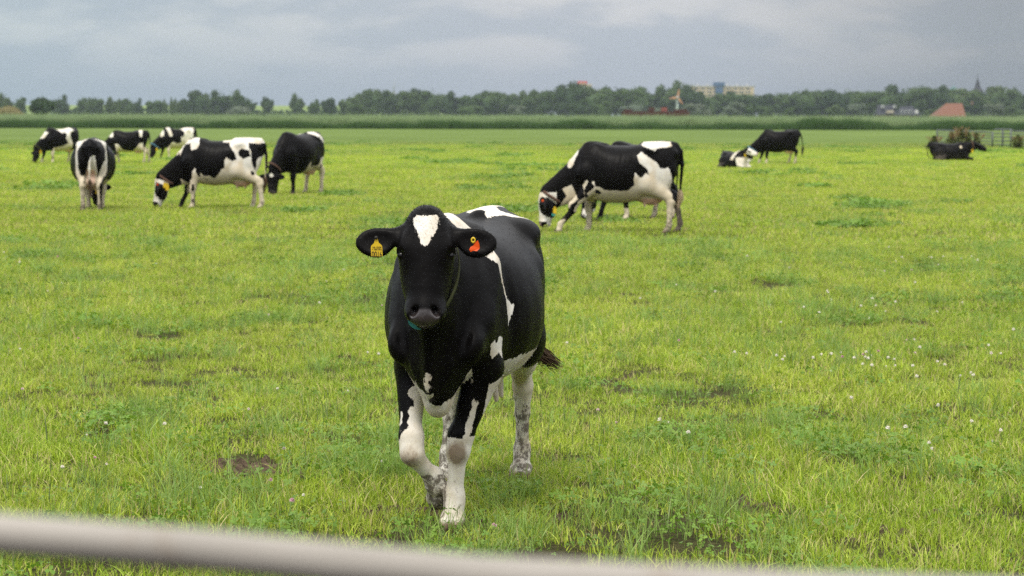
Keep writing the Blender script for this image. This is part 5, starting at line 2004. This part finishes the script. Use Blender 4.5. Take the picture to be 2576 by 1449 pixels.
r, rf, cx, zt = hip_house('farmhouse', 2354, 2431, 291, 259.5, 2389, 2430, 960, 2.2, M_tile, M_brick, 'farmhouse with a big orange tiled hipped roof below the trees', 16)
MB().box(10, 10.8, 7.4, 8.2, zt - .5, zt + .9).build('chimney', M_brick, rf)
for s in range(3):
    MB().box(-3.5 + s * 3.2, -2.3 + s * 3.2, .45, .62, .8, 1.8).build('window', M_win, r)
r, rf, cx, zt = hip_house('house', 2207, 2259, 291, 264, 2212, 2254, 970, 3.0, M_slate, M_brick, 'dark roofed house with two white dormers, left of the pair', 9)
for px, py in ((2221, 268.5), (2251, 268.5)):
    a = ray_at(px, py, 971.5)
    mb = MB(); mb.box(a.x - cx - .5, a.x - cx + .5, .6, 3.6, a.z - .6, a.z + .6); d_ = mb.build('dormer', M_white, r)
    MB().box(a.x - cx - .3, a.x - cx + .3, .52, .6, a.z - .35, a.z + .35).build('pane', M_win, d_)
a = ray_at(2239, 281, 970)
MB().box(a.x - cx - 1.6, a.x - cx + 1.6, -.3, .5, a.z - .6, a.z + .6).build('window', M_band, r)
r, rf, cx, zt = hip_house('house', 2262, 2318, 291, 267, 2270, 2300, 985, 2.8, M_slate, M_brick, 'dark roofed house with small windows and a round white sign', 9)
for px in (2270, 2281, 2292):
    a = ray_at(px, 281, 985)
    f_ = MB().box(a.x - cx - .7, a.x - cx + .7, .4, .6, a.z - .8, a.z + .8).build('window', M_conc, r)
    MB().box(a.x - cx - .5, a.x - cx + .5, .34, .4, a.z - .6, a.z + .6).build('pane', M_win, f_)
a = ray_at(2307, 281, 984)
MB().tube([(a.x - cx, .1, a.z), (a.x - cx, .35, a.z)], .85, 16).build('round_sign', M_white, r)

# small three bladed windmill
D4 = 900
hub = ray_at(1704, 245, D4)
r = empty('windmill', (hub.x, D4, 0)); tag(r, 'small white windmill with faded orange blades in front of the wood', 'windmill')
MB().tube([(0, 0, 0), (0, 0, hub.z)], [.6, .4], 10).build('mast', simple_mat("pale_green_paint", (.32, .38, .34), .6, .3, .08, 1), r, True)
MB().box(-.5, .5, -1.4, 1.2, hub.z - .4, hub.z + .5).build('nacelle', M_white, r)
M_blade = simple_mat("orange_brown_blade", (.45, .24, .14), .6, .3, .15, 1)
for (dx, dz_) in ((.18, 1), (-.98, -.12), (.62, -.80)):
    L = 3.3
    l_ = math.hypot(dx, dz_); dx, dz_ = dx / l_, dz_ / l_
    nx_, nz_ = -dz_, dx
    V = []
    for (u, ww) in ((.3, .28), (1.2, .42), (L, .14)):
        for sg in (-1, 1):
            for yy in (-1.75, -1.6):
                V.append((dx * u + nx_ * ww * sg, yy, hub.z + dz_ * u + nz_ * ww * sg))
    F = []
    for b0 in (0, 4):
        for (i, j) in ((0, 1), (1, 3), (3, 2), (2, 0)):
            F.append((b0 + i, b0 + j, b0 + 4 + j, b0 + 4 + i))
    F += [(0, 2, 3, 1), (8, 9, 11, 10)]
    link('blade', mesh_np('blade', V, F, (M_blade,), False), r)
MB().tube([(0, -1.8, hub.z), (0, -1.2, hub.z)], .45, 10).build('hub', M_white, r, True)

# far wind turbines, only a blade clears the trees
M_turb = simple_mat("pale_turbine_paint", (.30, .32, .34), .5, .3, .05, 1)
for (hx, hy, ang, lab, D5) in ((1722, 216, 128, 'distant wind turbine whose grey blade rises behind the round trees', 2300),
                               (990, 232, 83, 'distant wind turbine whose faint blade rises above the left wood', 2300)):
    hb_ = ray_at(hx, hy, D5)
    r = empty('wind_turbine', (hb_.x, D5, 0)); tag(r, lab, 'wind turbine')
    MB().tube([(0, 2, 0), (0, 2, hb_.z)], [1.8, 1.1], 10).build('mast', M_turb, r, True)
    MB().box(-1.2, 1.2, -2, 5, hb_.z - 1.3, hb_.z + 1.3).build('nacelle', M_turb, r)
    for k in range(3):
        an = R(ang + 120 * k)
        if math.sin(an) * 14 + hb_.z < 2: continue
        dx, dz_ = math.cos(an), math.sin(an)
        MB().tube([(dx * 1, -2.4, hb_.z + dz_ * 1), (dx * 5, -2.4, hb_.z + dz_ * 5), (dx * 14, -2.4, hb_.z + dz_ * 14)], [.4, .6, .12], 6).build('blade', M_turb, r, True)


# rusty barge lying on the ditch behind the reeds
D6 = 520
xa, xb, z1 = rect_at(1565, 1736, 283, D6)
_, _, z2 = rect_at(1565, 1736, 279.5, D6)
cx = (xa + xb) / 2
r = empty('barge', (cx, D6, 0)); tag(r, 'long rust brown barge lying behind the reeds below the windmill', 'barge')
w_ = (xb - xa) / 2
mb = MB()
V = []
for zz, k in ((.2, .95), (z1 + .25, 1.0)):
    V += [(-w_ * k, 0, zz), (w_ * k, 0, zz), (w_ * k, 4, zz), (-w_ * k, 4, zz)]
F = [(3, 2, 1, 0), (4, 5, 6, 7), (0, 1, 5, 4), (1, 2, 6, 5), (2, 3, 7, 6), (3, 0, 4, 7)]
link('hull', mesh_np('hull', V, F, (M_rust,), False), r)
zz = z1 + .25
MB().box(-w_ * .93, -w_ * .70, .5, 3.5, zz, zz + .45).build('hatch', M_rust, r)
MB().box(-w_ * .20, -w_ * .04, .5, 3.5, zz, zz + 1.0).build('cabin', M_rust, r)
MB().box(w_ * .17, w_ * .33, .5, 3.5, zz, zz + .95).build('container', M_redp, r)
MB().box(w_ * .55, w_ * .92, .5, 3.5, zz, zz + .5).build('hatch', M_rust, r)
for k in range(12):
    xx = -w_ + 1 + k * (2 * w_ - 2) / 11
    MB().box(xx - .05, xx + .05, .1, .2, zz, zz + .5).build('railing_post', M_rust, r)


# ------------------------------------------------------------------ haze
hz = MB().box(-1500, 1500, -30, 2450, -1.2, 95).build('haze', M_white)
hz.data.materials.clear()
mh = bpy.data.materials.new("humid_air")
mh.use_nodes = True
nt = mh.node_tree
nt.nodes.clear()
o_ = nt.nodes.new('ShaderNodeOutputMaterial')
pv = nt.nodes.new('ShaderNodeVolumePrincipled')
pv.inputs['Color'].default_value = (.52, .58, .70, 1)
pv.inputs['Density'].default_value = 0.00012
pv.inputs['Anisotropy'].default_value = 0.0
nt.links.new(pv.outputs[0], o_.inputs['Volume'])
hz.data.materials.append(mh)
tag(hz, 'thin blue grey haze over the fields', 'haze', kind='stuff')
